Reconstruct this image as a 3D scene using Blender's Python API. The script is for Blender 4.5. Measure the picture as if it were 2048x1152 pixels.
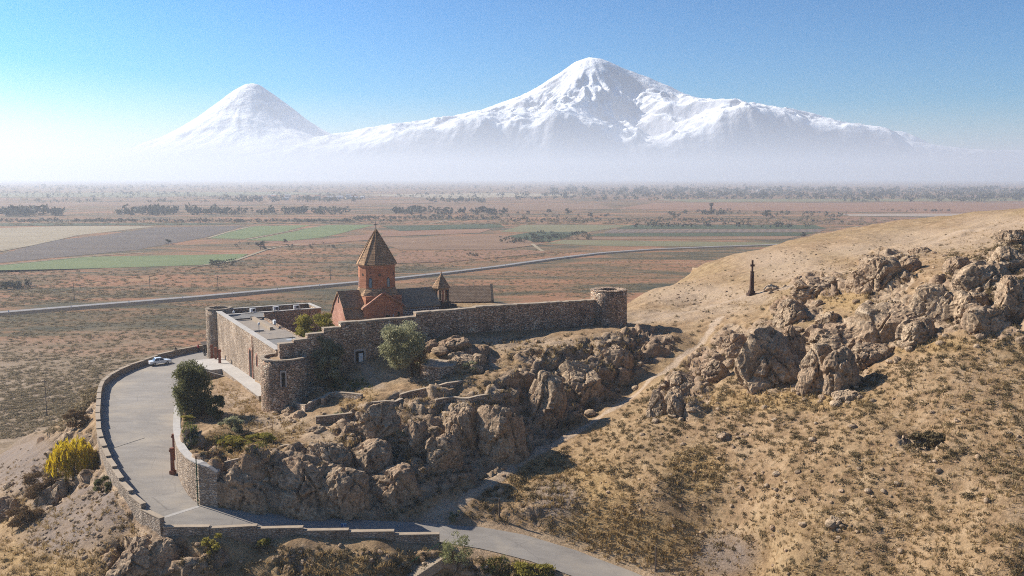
import bpy, bmesh, math, random
import numpy as np
from mathutils import Vector, Matrix

random.seed(7)
scene = bpy.context.scene
for o in list(bpy.data.objects):
    bpy.data.objects.remove(o)

# ------------------------------------------------------------------ camera
F_PX = 1775.0                       # focal length in pixels of a 2048 px wide picture
PITCH = math.atan(221.0 / F_PX)
CAM_Z = 62.0
cam_d = bpy.data.cameras.new('camera')
cam_d.sensor_width = 36.0
cam_d.lens = 36.0 * F_PX / 2048.0
cam_d.clip_start = 0.5
cam_d.clip_end = 120000.0
cam = bpy.data.objects.new('camera', cam_d)
scene.collection.objects.link(cam)
cam.location = (0, 0, CAM_Z)
cam.rotation_euler = (math.pi / 2 - PITCH, 0, 0)
scene.camera = cam

# ------------------------------------------------------------------ sun and sky
SUN_AZ = math.radians(67)          # to the left of the view direction
SUN_EL = math.radians(34)
to_sun = Vector((-math.sin(SUN_AZ) * math.cos(SUN_EL), math.cos(SUN_AZ) * math.cos(SUN_EL), math.sin(SUN_EL)))
world = bpy.data.worlds.new('World')
scene.world = world
world.use_nodes = True
wn = world.node_tree
wn.nodes.clear()
sky = wn.nodes.new('ShaderNodeTexSky')
sky.sky_type = 'NISHITA'
sky.sun_disc = False
sky.sun_elevation = SUN_EL
sky.sun_rotation = -SUN_AZ         # measured clockwise from +Y
sky.altitude = 900
sky.air_density = 1.0
sky.dust_density = 1.8
sky.ozone_density = 5.0
SKY_SAT = 1.55
SKY_GAMMA = 1.6
bg = wn.nodes.new('ShaderNodeBackground')
bg.inputs['Strength'].default_value = 0.086
wo = wn.nodes.new('ShaderNodeOutputWorld')
hs = wn.nodes.new('ShaderNodeHueSaturation')
hs.inputs['Hue'].default_value = 0.49
hs.inputs['Saturation'].default_value = SKY_SAT
vm = wn.nodes.new('ShaderNodeVectorMath'); vm.operation = 'SCALE'
vm.inputs['Scale'].default_value = 0.5
gm = wn.nodes.new('ShaderNodeGamma')
gm.inputs['Gamma'].default_value = SKY_GAMMA
wn.links.new(sky.outputs[0], vm.inputs[0]); wn.links.new(vm.outputs[0], gm.inputs['Color'])
wn.links.new(gm.outputs[0], hs.inputs['Color'])
wn.links.new(hs.outputs[0], bg.inputs['Color'])
wn.links.new(bg.outputs[0], wo.inputs['Surface'])

sun_d = bpy.data.lights.new('sun', 'SUN')
sun_d.energy = 5.0
sun_d.angle = math.radians(0.53)
sun_d.color = (1.0, 0.93, 0.82)
sun = bpy.data.objects.new('sun', sun_d)
scene.collection.objects.link(sun)
sun.rotation_euler = (-to_sun).to_track_quat('-Z', 'Y').to_euler()

vs = scene.view_settings
vs.view_transform = 'Standard'
vs.look = 'None'
vs.exposure = 0.78
vs.gamma = 1.0
vs.use_curve_mapping = False
cy = scene.cycles
cy.use_denoising = False
cy.use_adaptive_sampling = False
cy.filter_width = 1.05
cy.max_bounces = 4
cy.diffuse_bounces = 2
cy.glossy_bounces = 2
cy.transmission_bounces = 3
cy.transparent_max_bounces = 6
cy.volume_bounces = 2
cy.caustics_reflective = False
cy.caustics_refractive = False

# ------------------------------------------------------------------ helpers
COL = scene.collection
SP, CP = math.sin(PITCH), math.cos(PITCH)
def ray(px, py):
    u = (px - 1024.0) / F_PX; v = (576.0 - py) / F_PX
    return u, CP + v * SP, -SP + v * CP
def at_y(px, py, Y):
    a, b, c = ray(px, py)
    return (a / b * Y, Y, CAM_Z + c / b * Y)
def at_z(px, py, z):
    a, b, c = ray(px, py)
    t = (z - CAM_Z) / c
    return (a * t, b * t, z)

def mesh_obj(name, verts, faces, mat=None, parent=None, smooth=False):
    me = bpy.data.meshes.new(name)
    me.from_pydata([tuple(v) for v in verts], [], [tuple(f) for f in faces])
    me.update()
    if smooth:
        me.polygons.foreach_set('use_smooth', [True] * len(me.polygons))
    o = bpy.data.objects.new(name, me)
    COL.objects.link(o)
    if mat:
        me.materials.append(mat)
    if parent:
        o.parent = parent
    return o

def grid_obj(name, X, Y, Z, mat=None, smooth=True):
    """X, Y, Z: 2-D arrays (rows, cols) -> one quad mesh"""
    r, c = X.shape
    co = np.stack([X, Y, Z], -1).reshape(-1, 3).astype(np.float32)
    idx = np.arange(r * c, dtype=np.int32).reshape(r, c)
    q = np.stack([idx[:-1, :-1], idx[:-1, 1:], idx[1:, 1:], idx[1:, :-1]], -1).reshape(-1, 4)
    me = bpy.data.meshes.new(name)
    me.vertices.add(len(co)); me.vertices.foreach_set('co', co.ravel())
    me.loops.add(q.size); me.loops.foreach_set('vertex_index', q.ravel())
    me.polygons.add(len(q))
    me.polygons.foreach_set('loop_start', np.arange(0, q.size, 4, dtype=np.int32))
    me.polygons.foreach_set('loop_total', np.full(len(q), 4, dtype=np.int32))
    me.polygons.foreach_set('use_smooth', np.full(len(q), smooth))
    me.update(); me.validate()
    o = bpy.data.objects.new(name, me)
    COL.objects.link(o)
    if mat:
        me.materials.append(mat)
    return o

# vectorised value / ridged noise
def _h(ix, iy, iz, seed):
    n = (ix.astype(np.int64) * 374761393 + iy.astype(np.int64) * 668265263 + iz.astype(np.int64) * 2147483647 + seed * 1274126177) & 0xffffffff
    n = ((n ^ (n >> 13)) * 1274126177) & 0xffffffff
    n = ((n ^ (n >> 16)) * 2246822519) & 0xffffffff
    return ((n ^ (n >> 15)) & 0xffffff) / float(0xffffff)
def vnoise(x, y, z=None, seed=0):
    x = np.asarray(x, float); y = np.asarray(y, float)
    ix = np.floor(x); iy = np.floor(y); fx = x - ix; fy = y - iy
    ux = fx * fx * fx * (fx * (fx * 6 - 15) + 10); uy = fy * fy * fy * (fy * (fy * 6 - 15) + 10)
    if z is None:
        o = np.zeros_like(ix)
        a = _h(ix, iy, o, seed); b = _h(ix + 1, iy, o, seed); c = _h(ix, iy + 1, o, seed); d = _h(ix + 1, iy + 1, o, seed)
        return (a + (b - a) * ux) * (1 - uy) + (c + (d - c) * ux) * uy
    z = np.asarray(z, float); iz = np.floor(z); fz = z - iz
    uz = fz * fz * fz * (fz * (fz * 6 - 15) + 10)
    def lay(k):
        a = _h(ix, iy, iz + k, seed); b = _h(ix + 1, iy, iz + k, seed); c = _h(ix, iy + 1, iz + k, seed); d = _h(ix + 1, iy + 1, iz + k, seed)
        return (a + (b - a) * ux) * (1 - uy) + (c + (d - c) * ux) * uy
    l0 = lay(0)
    return l0 + (lay(1) - l0) * uz
def fbm(x, y, z=None, oct=4, seed=0, gain=0.5, ridged=False):
    s = 0.0; a = 1.0; t = 0.0; f = 1.0
    for k in range(oct):
        n = vnoise(x * f, y * f, None if z is None else z * f, seed + k * 17)
        if ridged:
            n = 1 - np.abs(2 * n - 1)
        s = s + a * n; t += a; a *= gain; f *= 2.03
    return s / t
def sstep(a, b, x):
    t = np.clip((x - a) / (b - a), 0, 1)
    return t * t * (3 - 2 * t)

def new_mat(name, rough=0.95):
    m = bpy.data.materials.new(name); m.use_nodes = True
    nt = m.node_tree
    b = nt.nodes['Principled BSDF']
    b.inputs['Roughness'].default_value = rough
    b.inputs['Specular IOR Level'].default_value = 0.15
    return m, nt, b
class NB:
    """small node-building helper"""
    def __init__(s, nt): s.nt = nt; s.n = nt.nodes; s.l = nt.links
    def set(s, node, k, v):
        if v is None: return
        if hasattr(v, 'default_value') or isinstance(v, bpy.types.NodeSocket): s.l.new(v, node.inputs[k])
        else: node.inputs[k].default_value = v
    def coord(s, kind='Object'): return s.n.new('ShaderNodeTexCoord').outputs[kind]
    def geo(s, k='Position'): return s.n.new('ShaderNodeNewGeometry').outputs[k]
    def noise(s, vec, scale, detail=4, rough=0.55, dist=0.0, out='Fac'):
        n = s.n.new('ShaderNodeTexNoise'); s.set(n, 'Vector', vec); s.set(n, 'Scale', scale)
        s.set(n, 'Detail', detail); s.set(n, 'Roughness', rough); s.set(n, 'Distortion', dist)
        return n.outputs[out]
    def voro(s, vec, scale, feature='F1', out='Distance', rand=1.0):
        n = s.n.new('ShaderNodeTexVoronoi'); n.feature = feature; s.set(n, 'Vector', vec); s.set(n, 'Scale', scale); s.set(n, 'Randomness', rand)
        return n.outputs[out]
    def ramp(s, fac, stops, interp='LINEAR'):
        n = s.n.new('ShaderNodeValToRGB'); n.color_ramp.interpolation = interp
        cr = n.color_ramp
        while len(cr.elements) < len(stops): cr.elements.new(0.5)
        for e, (p, c) in zip(cr.elements, stops):
            e.position = p
            e.color = (c, c, c, 1) if not isinstance(c, (tuple, list)) else (c[0], c[1], c[2], 1)
        s.set(n, 'Fac', fac)
        return n.outputs['Color']
    def mix(s, fac, a, b, mode='MIX'):
        n = s.n.new('ShaderNodeMix'); n.data_type = 'RGBA'; n.blend_type = mode
        for k, v in ((0, fac), (6, a), (7, b)):
            if isinstance(v, bpy.types.NodeSocket): s.l.new(v, n.inputs[k])
            elif k == 0: n.inputs[0].default_value = v
            else: n.inputs[k].default_value = (v[0], v[1], v[2], 1)
        return n.outputs[2]
    def math(s, op, a, b=0.0, clamp=False):
        n = s.n.new('ShaderNodeMath'); n.operation = op; n.use_clamp = clamp
        s.set(n, 0, a); s.set(n, 1, b)
        return n.outputs[0]
    def map(s, vec, scale=(1, 1, 1), rot=(0, 0, 0), loc=(0, 0, 0)):
        n = s.n.new('ShaderNodeMapping'); s.set(n, 'Vector', vec)
        n.inputs['Scale'].default_value = scale; n.inputs['Rotation'].default_value = rot; n.inputs['Location'].default_value = loc
        return n.outputs[0]
    def attr(s, name, out='Color'):
        n = s.n.new('ShaderNodeAttribute'); n.attribute_name = name
        return n.outputs[out]
    def sep(s, col):
        n = s.n.new('ShaderNodeSeparateColor'); s.l.new(col, n.inputs[0])
        return n.outputs
    def bump(s, h, strength=0.5, dist=0.1, normal=None):
        n = s.n.new('ShaderNodeBump'); s.set(n, 'Height', h); n.inputs['Strength'].default_value = strength; n.inputs['Distance'].default_value = dist
        if normal is not None: s.l.new(normal, n.inputs['Normal'])
        return n.outputs[0]

# ------------------------------------------------------------------ fortress frame: s along the long wall, t into the courtyard
T1 = np.array([-35.1, 134.0])
_d = np.array([53.3, 30.0]); E1 = _d / np.hypot(*_d); E2 = np.array([-E1[1], E1[0]])
WALL_LEN = 61.2
def L(s, t):
    p = T1 + E1 * s + E2 * t
    return float(p[0]), float(p[1])
FORT_ROT = math.atan2(E1[1], E1[0])

# ------------------------------------------------------------------ heights
class RBF:
    def __init__(s, pts, c=2.5, lam=0.0):
        p = np.array(pts, float)
        s.p = p[:, :2]; s.c2 = c * c
        n = len(p)
        d = np.sqrt(((s.p[:, None] - s.p[None]) ** 2).sum(-1) + s.c2)
        A = np.zeros((n + 1, n + 1)); A[:n, :n] = d + np.eye(n) * lam; A[:n, n] = 1; A[n, :n] = 1
        b = np.zeros(n + 1); b[:n] = p[:, 2]
        s.w = np.linalg.solve(A, b)
    def __call__(s, x, y):
        x = np.asarray(x, float); y = np.asarray(y, float)
        sh = x.shape; x = x.ravel(); y = y.ravel()
        out = np.empty_like(x)
        for i in range(0, len(x), 20000):
            dx = x[i:i + 20000, None] - s.p[None, :, 0]; dy = y[i:i + 20000, None] - s.p[None, :, 1]
            out[i:i + 20000] = np.sqrt(dx * dx + dy * dy + s.c2) @ s.w[:-1] + s.w[-1]
        return out.reshape(sh)

road_ctl = [at_z(*q) for q in [
    (470, 700, 25.5), (395, 702, 25.5), (340, 722, 25.3), (230, 760, 25.0), (200, 800, 24.7), (195, 850, 24.3), (215, 900, 23.7), (250, 970, 22.7),
    (365, 960, 22.5), (345, 880, 23.7), (362, 820, 24.4), (380, 760, 25.0), (400, 720, 25.4), (395, 1010, 21.7), (320, 1050, 21.2),
    (450, 1055, 20.8), (640, 1050, 20.2), (760, 1055, 19.7), (880, 1066, 19.0), (1000, 1085, 18.2), (1150, 1125, 17.0), (1290, 1170, 16.0), (1400, 1230, 15.2)]]
road_h = RBF(road_ctl, 6.0, 0.5)
def on_road(px, py):
    z = 22.0
    for _ in range(12):
        x, y, _z = at_z(px, py, z)
        z = 0.5 * z + 0.5 * float(road_h(np.array([x]), np.array([y]))[0])
    return at_z(px, py, z)
LOT_LEFT = [(425, 699), (395, 703), (355, 711), (320, 720), (250, 745), (212, 768), (203, 790), (200, 840), (203, 880), (222, 930), (255, 990), (300, 1042), (330, 1061)]
ROAD_LOW = [(420, 1064), (510, 1063), (600, 1067), (760, 1074), (880, 1084), (960, 1097), (1060, 1122), (1150, 1154), (1230, 1190), (1330, 1240)]
ROAD_UP = [(1480, 1240), (1370, 1190), (1262, 1142), (1150, 1100), (1050, 1070), (960, 1054), (860, 1047), (760, 1042), (640, 1035), (520, 1025), (430, 1015), (400, 1010),
           (376, 990), (357, 955), (349, 905), (350, 855), (358, 815), (372, 765), (398, 728), (430, 716), (455, 712)]
LOT_POLY = [on_road(*q)[:2] for q in LOT_LEFT + ROAD_LOW + ROAD_UP]

def poly_sd(x, y, poly):
    """signed distance to a polygon, negative inside"""
    P = np.array(poly); Q = np.roll(P, -1, 0)
    d = np.full(x.shape, 1e9); ins = np.zeros(x.shape, bool)
    for (ax, ay), (bx, by) in zip(P, Q):
        ex, ey = bx - ax, by - ay
        t = np.clip(((x - ax) * ex + (y - ay) * ey) / (ex * ex + ey * ey + 1e-12), 0, 1)
        d = np.minimum(d, np.hypot(x - ax - t * ex, y - ay - t * ey))
        c = (ay > y) != (by > y)
        with np.errstate(divide='ignore', invalid='ignore'):
            ins ^= c & (x < (bx - ax) * (y - ay) / (by - ay + 1e-30) + ax)
    return np.where(ins, -d, d)
def line_d(x, y, pts):
    d = np.full(x.shape, 1e9)
    for (ax, ay), (bx, by) in zip(pts[:-1], pts[1:]):
        ex, ey = bx - ax, by - ay
        t = np.clip(((x - ax) * ex + (y - ay) * ey) / (ex * ex + ey * ey + 1e-12), 0, 1)
        d = np.minimum(d, np.hypot(x - ax - t * ex, y - ay - t * ey))
    return d

ctl = []
for q in [  # (px, py, z)
    # slope left of and below the car park
    (150, 880, 17), (60, 950, 13.5), (20, 900, 6.5), (0, 960, 10), (0, 1050, 12), (0, 1150, 14), (60, 1050, 15), (100, 1000, 16.5), (160, 970, 18.5),
    (200, 990, 20), (230, 1040, 20), (280, 1080, 19.2), (120, 1100, 16.5), (200, 1140, 17), (300, 1140, 17.2), (60, 1140, 15), (130, 850, 7), (60, 870, 5),
    (175, 850, 20.0),
    (600, 1145, 17.3), (450, 1140, 17.6), (800, 1140, 17.0), (900, 1140, 16.6), (1050, 1152, 16.0), (420, 1088, 19.9), (600, 1090, 19.6), (760, 1095, 19.1), (870, 1098, 18.5),
    # terrace beside the car park
    (440, 930, 26.6), (480, 925, 27.0), (530, 897, 27.3), (600, 890, 27.3), (650, 885, 27.3), (700, 868, 27.6), (375, 885, 27.0), (372, 850, 26.8), (385, 815, 26.4), (420, 860, 27.1),
    (500, 830, 27.1), (560, 840, 27.3), (460, 790, 26.7), (435, 748, 26.0), (620, 840, 27.7), (680, 830, 28.3), (640, 800, 28.8), (615, 805, 27.9),
    # upper terrace below the long wall
    (660, 772, 29.8), (700, 750, 31.2), (760, 760, 31.0), (812, 750, 31.7), (880, 752, 32.0), (740, 775, 30.5), (850, 690, 34.4), (950, 690, 34.8), (1050, 670, 35.0), (1150, 665, 34.8),
    (900, 720, 33.6), (960, 740, 33.0), (750, 800, 30.2), (860, 800, 30.5), (980, 795, 30.8), (1000, 740, 32.8), (1100, 700, 34.2), (1200, 690, 34.3), (1300, 675, 34.2),
    # ridge path, cross, right hill
    (1440, 640, 35.8), (1400, 850, 30), (1350, 800, 31), (1560, 780, 34), (1560, 850, 32), (1560, 1000, 27), (1560, 1150, 22.5), (1800, 1150, 25), (2048, 1150, 28),
    (1800, 1000, 29.5), (2048, 1000, 32), (1800, 850, 34.5), (2048, 850, 36.5), (1800, 700, 40), (2048, 700, 42), (1700, 770, 36), (1850, 640, 43), (2048, 640, 45), (2000, 560, 48),
    (1750, 590, 44), (1750, 520, 47), (1600, 580, 41.5), (1600, 640, 39.5), (1450, 700, 34.5), (1450, 760, 33), (1500, 650, 37), (1503, 590, 38.3), (2048, 500, 51), (2048, 415, 55.5),
    (1900, 450, 50), (1900, 500, 48.5), (1700, 540, 44.5), (1300, 600, 35), (1400, 560, 36), (1550, 495, 40), (1400, 535, 36), (1300, 580, 33.5), (1260, 622, 34.5), (1700, 462, 45),
    (1850, 452, 46.5), (1850, 480, 47), (1400, 1150, 18), (1300, 1000, 24), (1100, 980, 22), (1250, 900, 27), (1200, 950, 24.5), (1050, 1040, 19.6), (1150, 1060, 19.6), (1260, 1100, 18.8),
    (1400, 600, 35.4), (1340, 640, 34.8), (1010, 605, 35.0)]:
    ctl.append(at_z(*q))
for q in [  # (px, py, Y): steep rock
    (450, 975, 105.6), (600, 960, 106.8), (700, 960, 108.2), (520, 1000, 104.9), (640, 1012, 105.3),
    (830, 900, 115), (830, 960, 111), (830, 1028, 107.5), (760, 900, 115.5), (760, 980, 109.5), (760, 1025, 106.8), (950, 880, 119), (950, 960, 114), (1050, 850, 124), (1050, 900, 120), (1150, 790, 133), (1150, 840, 129),
    (1250, 740, 142), (1250, 790, 137), (900, 1015, 108.7), (1000, 957, 114.5), (1100, 900, 120.5), (1200, 840, 127), (1300, 765, 137), (1345, 730, 143), (1400, 690, 152),
    (860, 850, 119.5), (960, 830, 121.5), (1060, 780, 129), (1150, 740, 138)]:
    ctl.append(at_y(*q))
def lz(s, t, z): x, y = L(s, t); ctl.append((x, y, z))
for s, z in ((5, 30), (11.9, 32.4), (19, 34.1), (26, 35.2), (40, 35.3), (52, 35.0), (61, 34.8)):
    lz(s, -0.8, z); lz(s, 1.5, z)
for q in [(0, 0, 27.4), (10, 20, 30.5), (28, 33, 33.6), (20, 33, 32.5), (40, 20, 34.5), (61, 20, 34), (61, 45, 31), (20, 47, 30), (5, 25, 28), (10, 58, 21), (30, 60, 25), (50, 60, 24),
          (-5, 45, 25.5), (-5, 20, 26.5), (-3, 5, 27.2), (-15, 52, 25.3), (-12, 64, 23), (20, 75, 7), (45, 80, 7), (0, 75, 9), (-25, 70, 11), (20, 110, 0), (60, 100, 3), (-20, 110, 0), (-40, 80, 2), (-50, 50, 2),
          (45, 38, 35.0), (70, 30, 31), (80, 45, 24), (0, 51, 25.3)]:
    lz(*q)
RET_PX = [(436, 1016), (420, 1013), (400, 1010), (386, 1000), (376, 990), (365, 973), (357, 955), (352, 930), (349, 905), (349, 880), (350, 855), (354, 835), (358, 815), (365, 790)]
RET_ZT = [26.0, 26.6, 26.95, 27.0, 26.95, 26.9, 26.85, 26.8, 26.75, 26.7, 26.6, 26.5, 26.35, 26.0]
RET = [on_road(*q)[:2] for q in RET_PX]
for i, (x, y, z) in enumerate(road_ctl[:-1]):
    if i not in (8, 9, 10, 11, 13): ctl.append((x, y, z))
for i in range(1, len(RET), 1):
    a = np.array(RET[max(i - 1, 0)]); b = np.array(RET[min(i + 1, len(RET) - 1)]); t = (b - a) / np.hypot(*(b - a))
    for dd in (0.9, 2.2):
        q = np.array(RET[i]) + np.array([t[1], -t[0]]) * dd
        ctl.append((q[0], q[1], RET_ZT[i] - .05))
ctl += [(-105, 150, 3), (-95, 130, 9), (-90, 110, 13), (-100, 90, 12), (-130, 130, 0.5), (-150, 180, 0), (-110, 200, 0.5), (-85, 215, 0.5), (-60, 225, 0), (-140, 60, 3), (-80, 70, 11), (-200, 120, 0), (-200, 0, 0),
        (33, 250, 21), (20, 290, 4), (60, 320, 8), (110, 350, 14), (200, 370, 18), (60, 400, 0), (200, 480, 0), (330, 420, 0), (0, 330, 0), (-40, 280, 0), (-120, 300, 0),
        (120, 110, 47), (140, 150, 56), (160, 200, 58), (180, 260, 50), (250, 200, 40), (330, 200, 8), (360, 100, 6), (130, 60, 38), (210, 60, 36), (300, 0, 8), (150, 20, 26),
        (0, 60, 4), (-60, 70, 8), (50, 65, 15), (100, 45, 27), (0, 0, 0), (-60, 0, 0), (60, 0, 6), (0, -80, 0), (150, -60, 4), (-20, 85, 11), (450, 200, 0), (420, 0, 0), (350, 400, 0), (250, -150, 0), (-150, -100, 0), (300, 560, 0), (0, 600, 0), (-300, 300, 0)]
terrain_rbf = RBF(ctl, 2.2, 0.02)

def base_height(x, y):
    z = terrain_rbf(x, y)
    r = np.hypot((x - 60) / 1.0, (y - 150) / 1.0)
    z = z * (1 - sstep(240, 420, r))
    return z

FORT_POLY = [L(-1.5, -1), L(62, -1), L(62, 50), L(20, 56), L(-1.5, 56)]
FOOT = {}
def height(x, y, detail=True):
    x = np.asarray(x, float); y = np.asarray(y, float)
    z = base_height(x, y)
    sd = poly_sd(x, y, LOT_POLY)
    if detail:
        hill = sstep(0.8, 5.0, z)
        calm = sstep(0.5, 4.0, sd) * (0.25 + 0.75 * sstep(-1, 4, poly_sd(x, y, FORT_POLY)))
        n = (fbm(x / 13, y / 13, oct=3, seed=1) - .5) * 1.7 + (fbm(x / 3.7, y / 3.7, oct=3, seed=2) - .5) * 0.75
        far = 1 - sstep(200, 330, np.hypot(x - 30, y - 130)) * 0.4
        z = z + n * hill * calm * far + (1 - hill) * (fbm(x / 9, y / 9, oct=2, seed=3) - .5) * 0.5 * (1 - sstep(300, 700, np.hypot(x, y)))
    wd = 0.6 + 3.4 * sstep(-16, -3, x)
    w = 1 - sstep(0.15, 0.15 + wd, sd)
    return z * (1 - w) + (road_h(x, y) - 0.06) * w
def ground_z(x, y):
    return float(height(np.array([x]), np.array([y]))[0])

# ------------------------------------------------------------------ ground mesh (fine near the hill, coarse to the horizon)
def axis(a, b, step, lo, hi, growth):
    c = list(np.arange(a, b + 1e-6, step))
    d = step; v = a
    left = []
    while v > lo:
        d *= growth; v -= d; left.append(max(v, lo))
    d = step; v = b
    right = []
    while v < hi:
        d *= growth; v += d; right.append(min(v, hi))
    return np.array(left[::-1] + c + right)

def project(x, y, z):
    """world -> photo pixel, used to say where a kind of ground lies"""
    dy = y; dz = z - CAM_Z
    f = dy * CP - dz * SP; u = dy * SP + dz * CP
    f = np.where(f < 1, 1, f)
    return 1024 + F_PX * x / f, 576 - F_PX * u / f

def blobs(px, py, items, soft=0.35):
    m = np.zeros(px.shape)
    for cx, cy, rx, ry in items:
        d = np.hypot((px - cx) / rx, (py - cy) / ry)
        m = np.maximum(m, 1 - sstep(1 - soft, 1 + soft, d))
    return m

def voronoi3(x, y, z, seed=0):
    ix, iy, iz = np.floor(x), np.floor(y), np.floor(z)
    f1 = np.full(x.shape, 9.0); f2 = np.full(x.shape, 9.0); idv = np.zeros(x.shape); tilt = np.zeros(x.shape)
    for a in (-1, 0, 1):
        for b in (-1, 0, 1):
            for c in (-1, 0, 1):
                jx, jy, jz = ix + a, iy + b, iz + c
                ax = jx + _h(jx, jy, jz, seed) - x; ay = jy + _h(jx, jy, jz, seed + 1) - y; az = jz + _h(jx, jy, jz, seed + 2) - z
                d = np.sqrt(ax * ax + ay * ay + az * az)
                tl = ax * (_h(jx, jy, jz, seed + 4) - .5) + ay * (_h(jx, jy, jz, seed + 5) - .5) + az * (_h(jx, jy, jz, seed + 6) - .5)
                new = d < f1
                f2 = np.where(new, f1, np.minimum(f2, d))
                idv = np.where(new, _h(jx, jy, jz, seed + 3), idv)
                tilt = np.where(new, tl, tilt)
                f1 = np.where(new, d, f1)
    return f1, f2, idv, tilt

ROCKS_PX = [(520, 965, 95, 65), (620, 965, 95, 70), (720, 965, 90, 75), (790, 930, 80, 90), (880, 880, 70, 95), (960, 870, 75, 95), (1050, 820, 75, 80), (1130, 770, 80, 65), (1220, 720, 75, 45), (1290, 690, 50, 30),
            (720, 850, 45, 45), (760, 830, 40, 30), (950, 720, 50, 25), (880, 690, 40, 18), (1090, 715, 60, 14), (840, 800, 60, 20),
            (1545, 715, 70, 65), (1660, 730, 60, 50), (1700, 670, 60, 28), (1790, 640, 60, 45), (1890, 610, 55, 45), (1990, 625, 55, 45), (1770, 550, 50, 40), (1640, 570, 50, 20), (1590, 620, 45, 22), (1980, 550, 50, 35), (2040, 520, 40, 40),
            (1470, 690, 40, 35), (1370, 790, 45, 40), (1420, 730, 40, 30), (270, 1120, 60, 40), (110, 985, 20, 25), (15, 1020, 30, 20), (1840, 880, 40, 18)]
PALE_PX = [(1330, 632, 90, 12), (1430, 618, 70, 12), (1500, 596, 50, 12), (1080, 690, 130, 14), (980, 690, 60, 16), (800, 752, 80, 12), (730, 770, 40, 14), (1600, 545, 90, 18), (1750, 500, 110, 14), (1880, 480, 140, 22), (2000, 450, 80, 22),
           (880, 1035, 25, 16), (560, 840, 60, 20), (660, 870, 60, 16), (470, 800, 40, 18), (1020, 605, 40, 12), (1400, 590, 110, 20), (1560, 520, 80, 20)]
GRAVEL_PX = [(60, 930, 110, 60), (150, 1000, 90, 60), (130, 1060, 80, 50), (230, 1010, 45, 60), (1450, 1110, 60, 40), (1110, 1000, 50, 40), (560, 600, 200, 14), (420, 640, 240, 12)]
STRAW_PX = [(1180, 1010, 90, 90), (1280, 1080, 120, 50), (700, 1130, 170, 25), (1560, 800, 180, 22), (1080, 960, 60, 60), (720, 800, 40, 22), (480, 900, 70, 26), (700, 890, 60, 18), (1160, 700, 120, 10), (1390, 940, 60, 45), (60, 1030, 60, 40), (70, 1120, 120, 40), (1050, 1130, 80, 20), (1820, 690, 120, 16), (1700, 600, 70, 20)]
TRAILS = [([at_y(900, 1018, 108.7)[:2], at_y(1000, 957, 114.5)[:2], at_y(1100, 900, 120.5)[:2], at_y(1200, 840, 127)[:2], at_y(1300, 765, 137)[:2], at_y(1345, 730, 143)[:2], at_y(1400, 690, 152)[:2], at_z(1440, 640, 35.8)[:2]], 0.75),
          ([at_z(870, 1046, 19.2)[:2], at_y(900, 1018, 108.7)[:2]], 1.6),
          ([at_z(1260, 642, 34.7)[:2], at_z(1330, 632, 35)[:2], at_z(1400, 620, 35.6)[:2], at_z(1503, 592, 38.2)[:2], at_z(1600, 560, 42)[:2], at_z(1750, 505, 47.5)[:2], at_z(1900, 475, 49.3)[:2], at_z(2048, 430, 54.5)[:2]], 1.7),
          ([at_z(718, 727, 32.2)[:2], at_z(735, 750, 31)[:2], at_z(760, 770, 30.8)[:2]], 0.8)]

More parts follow.
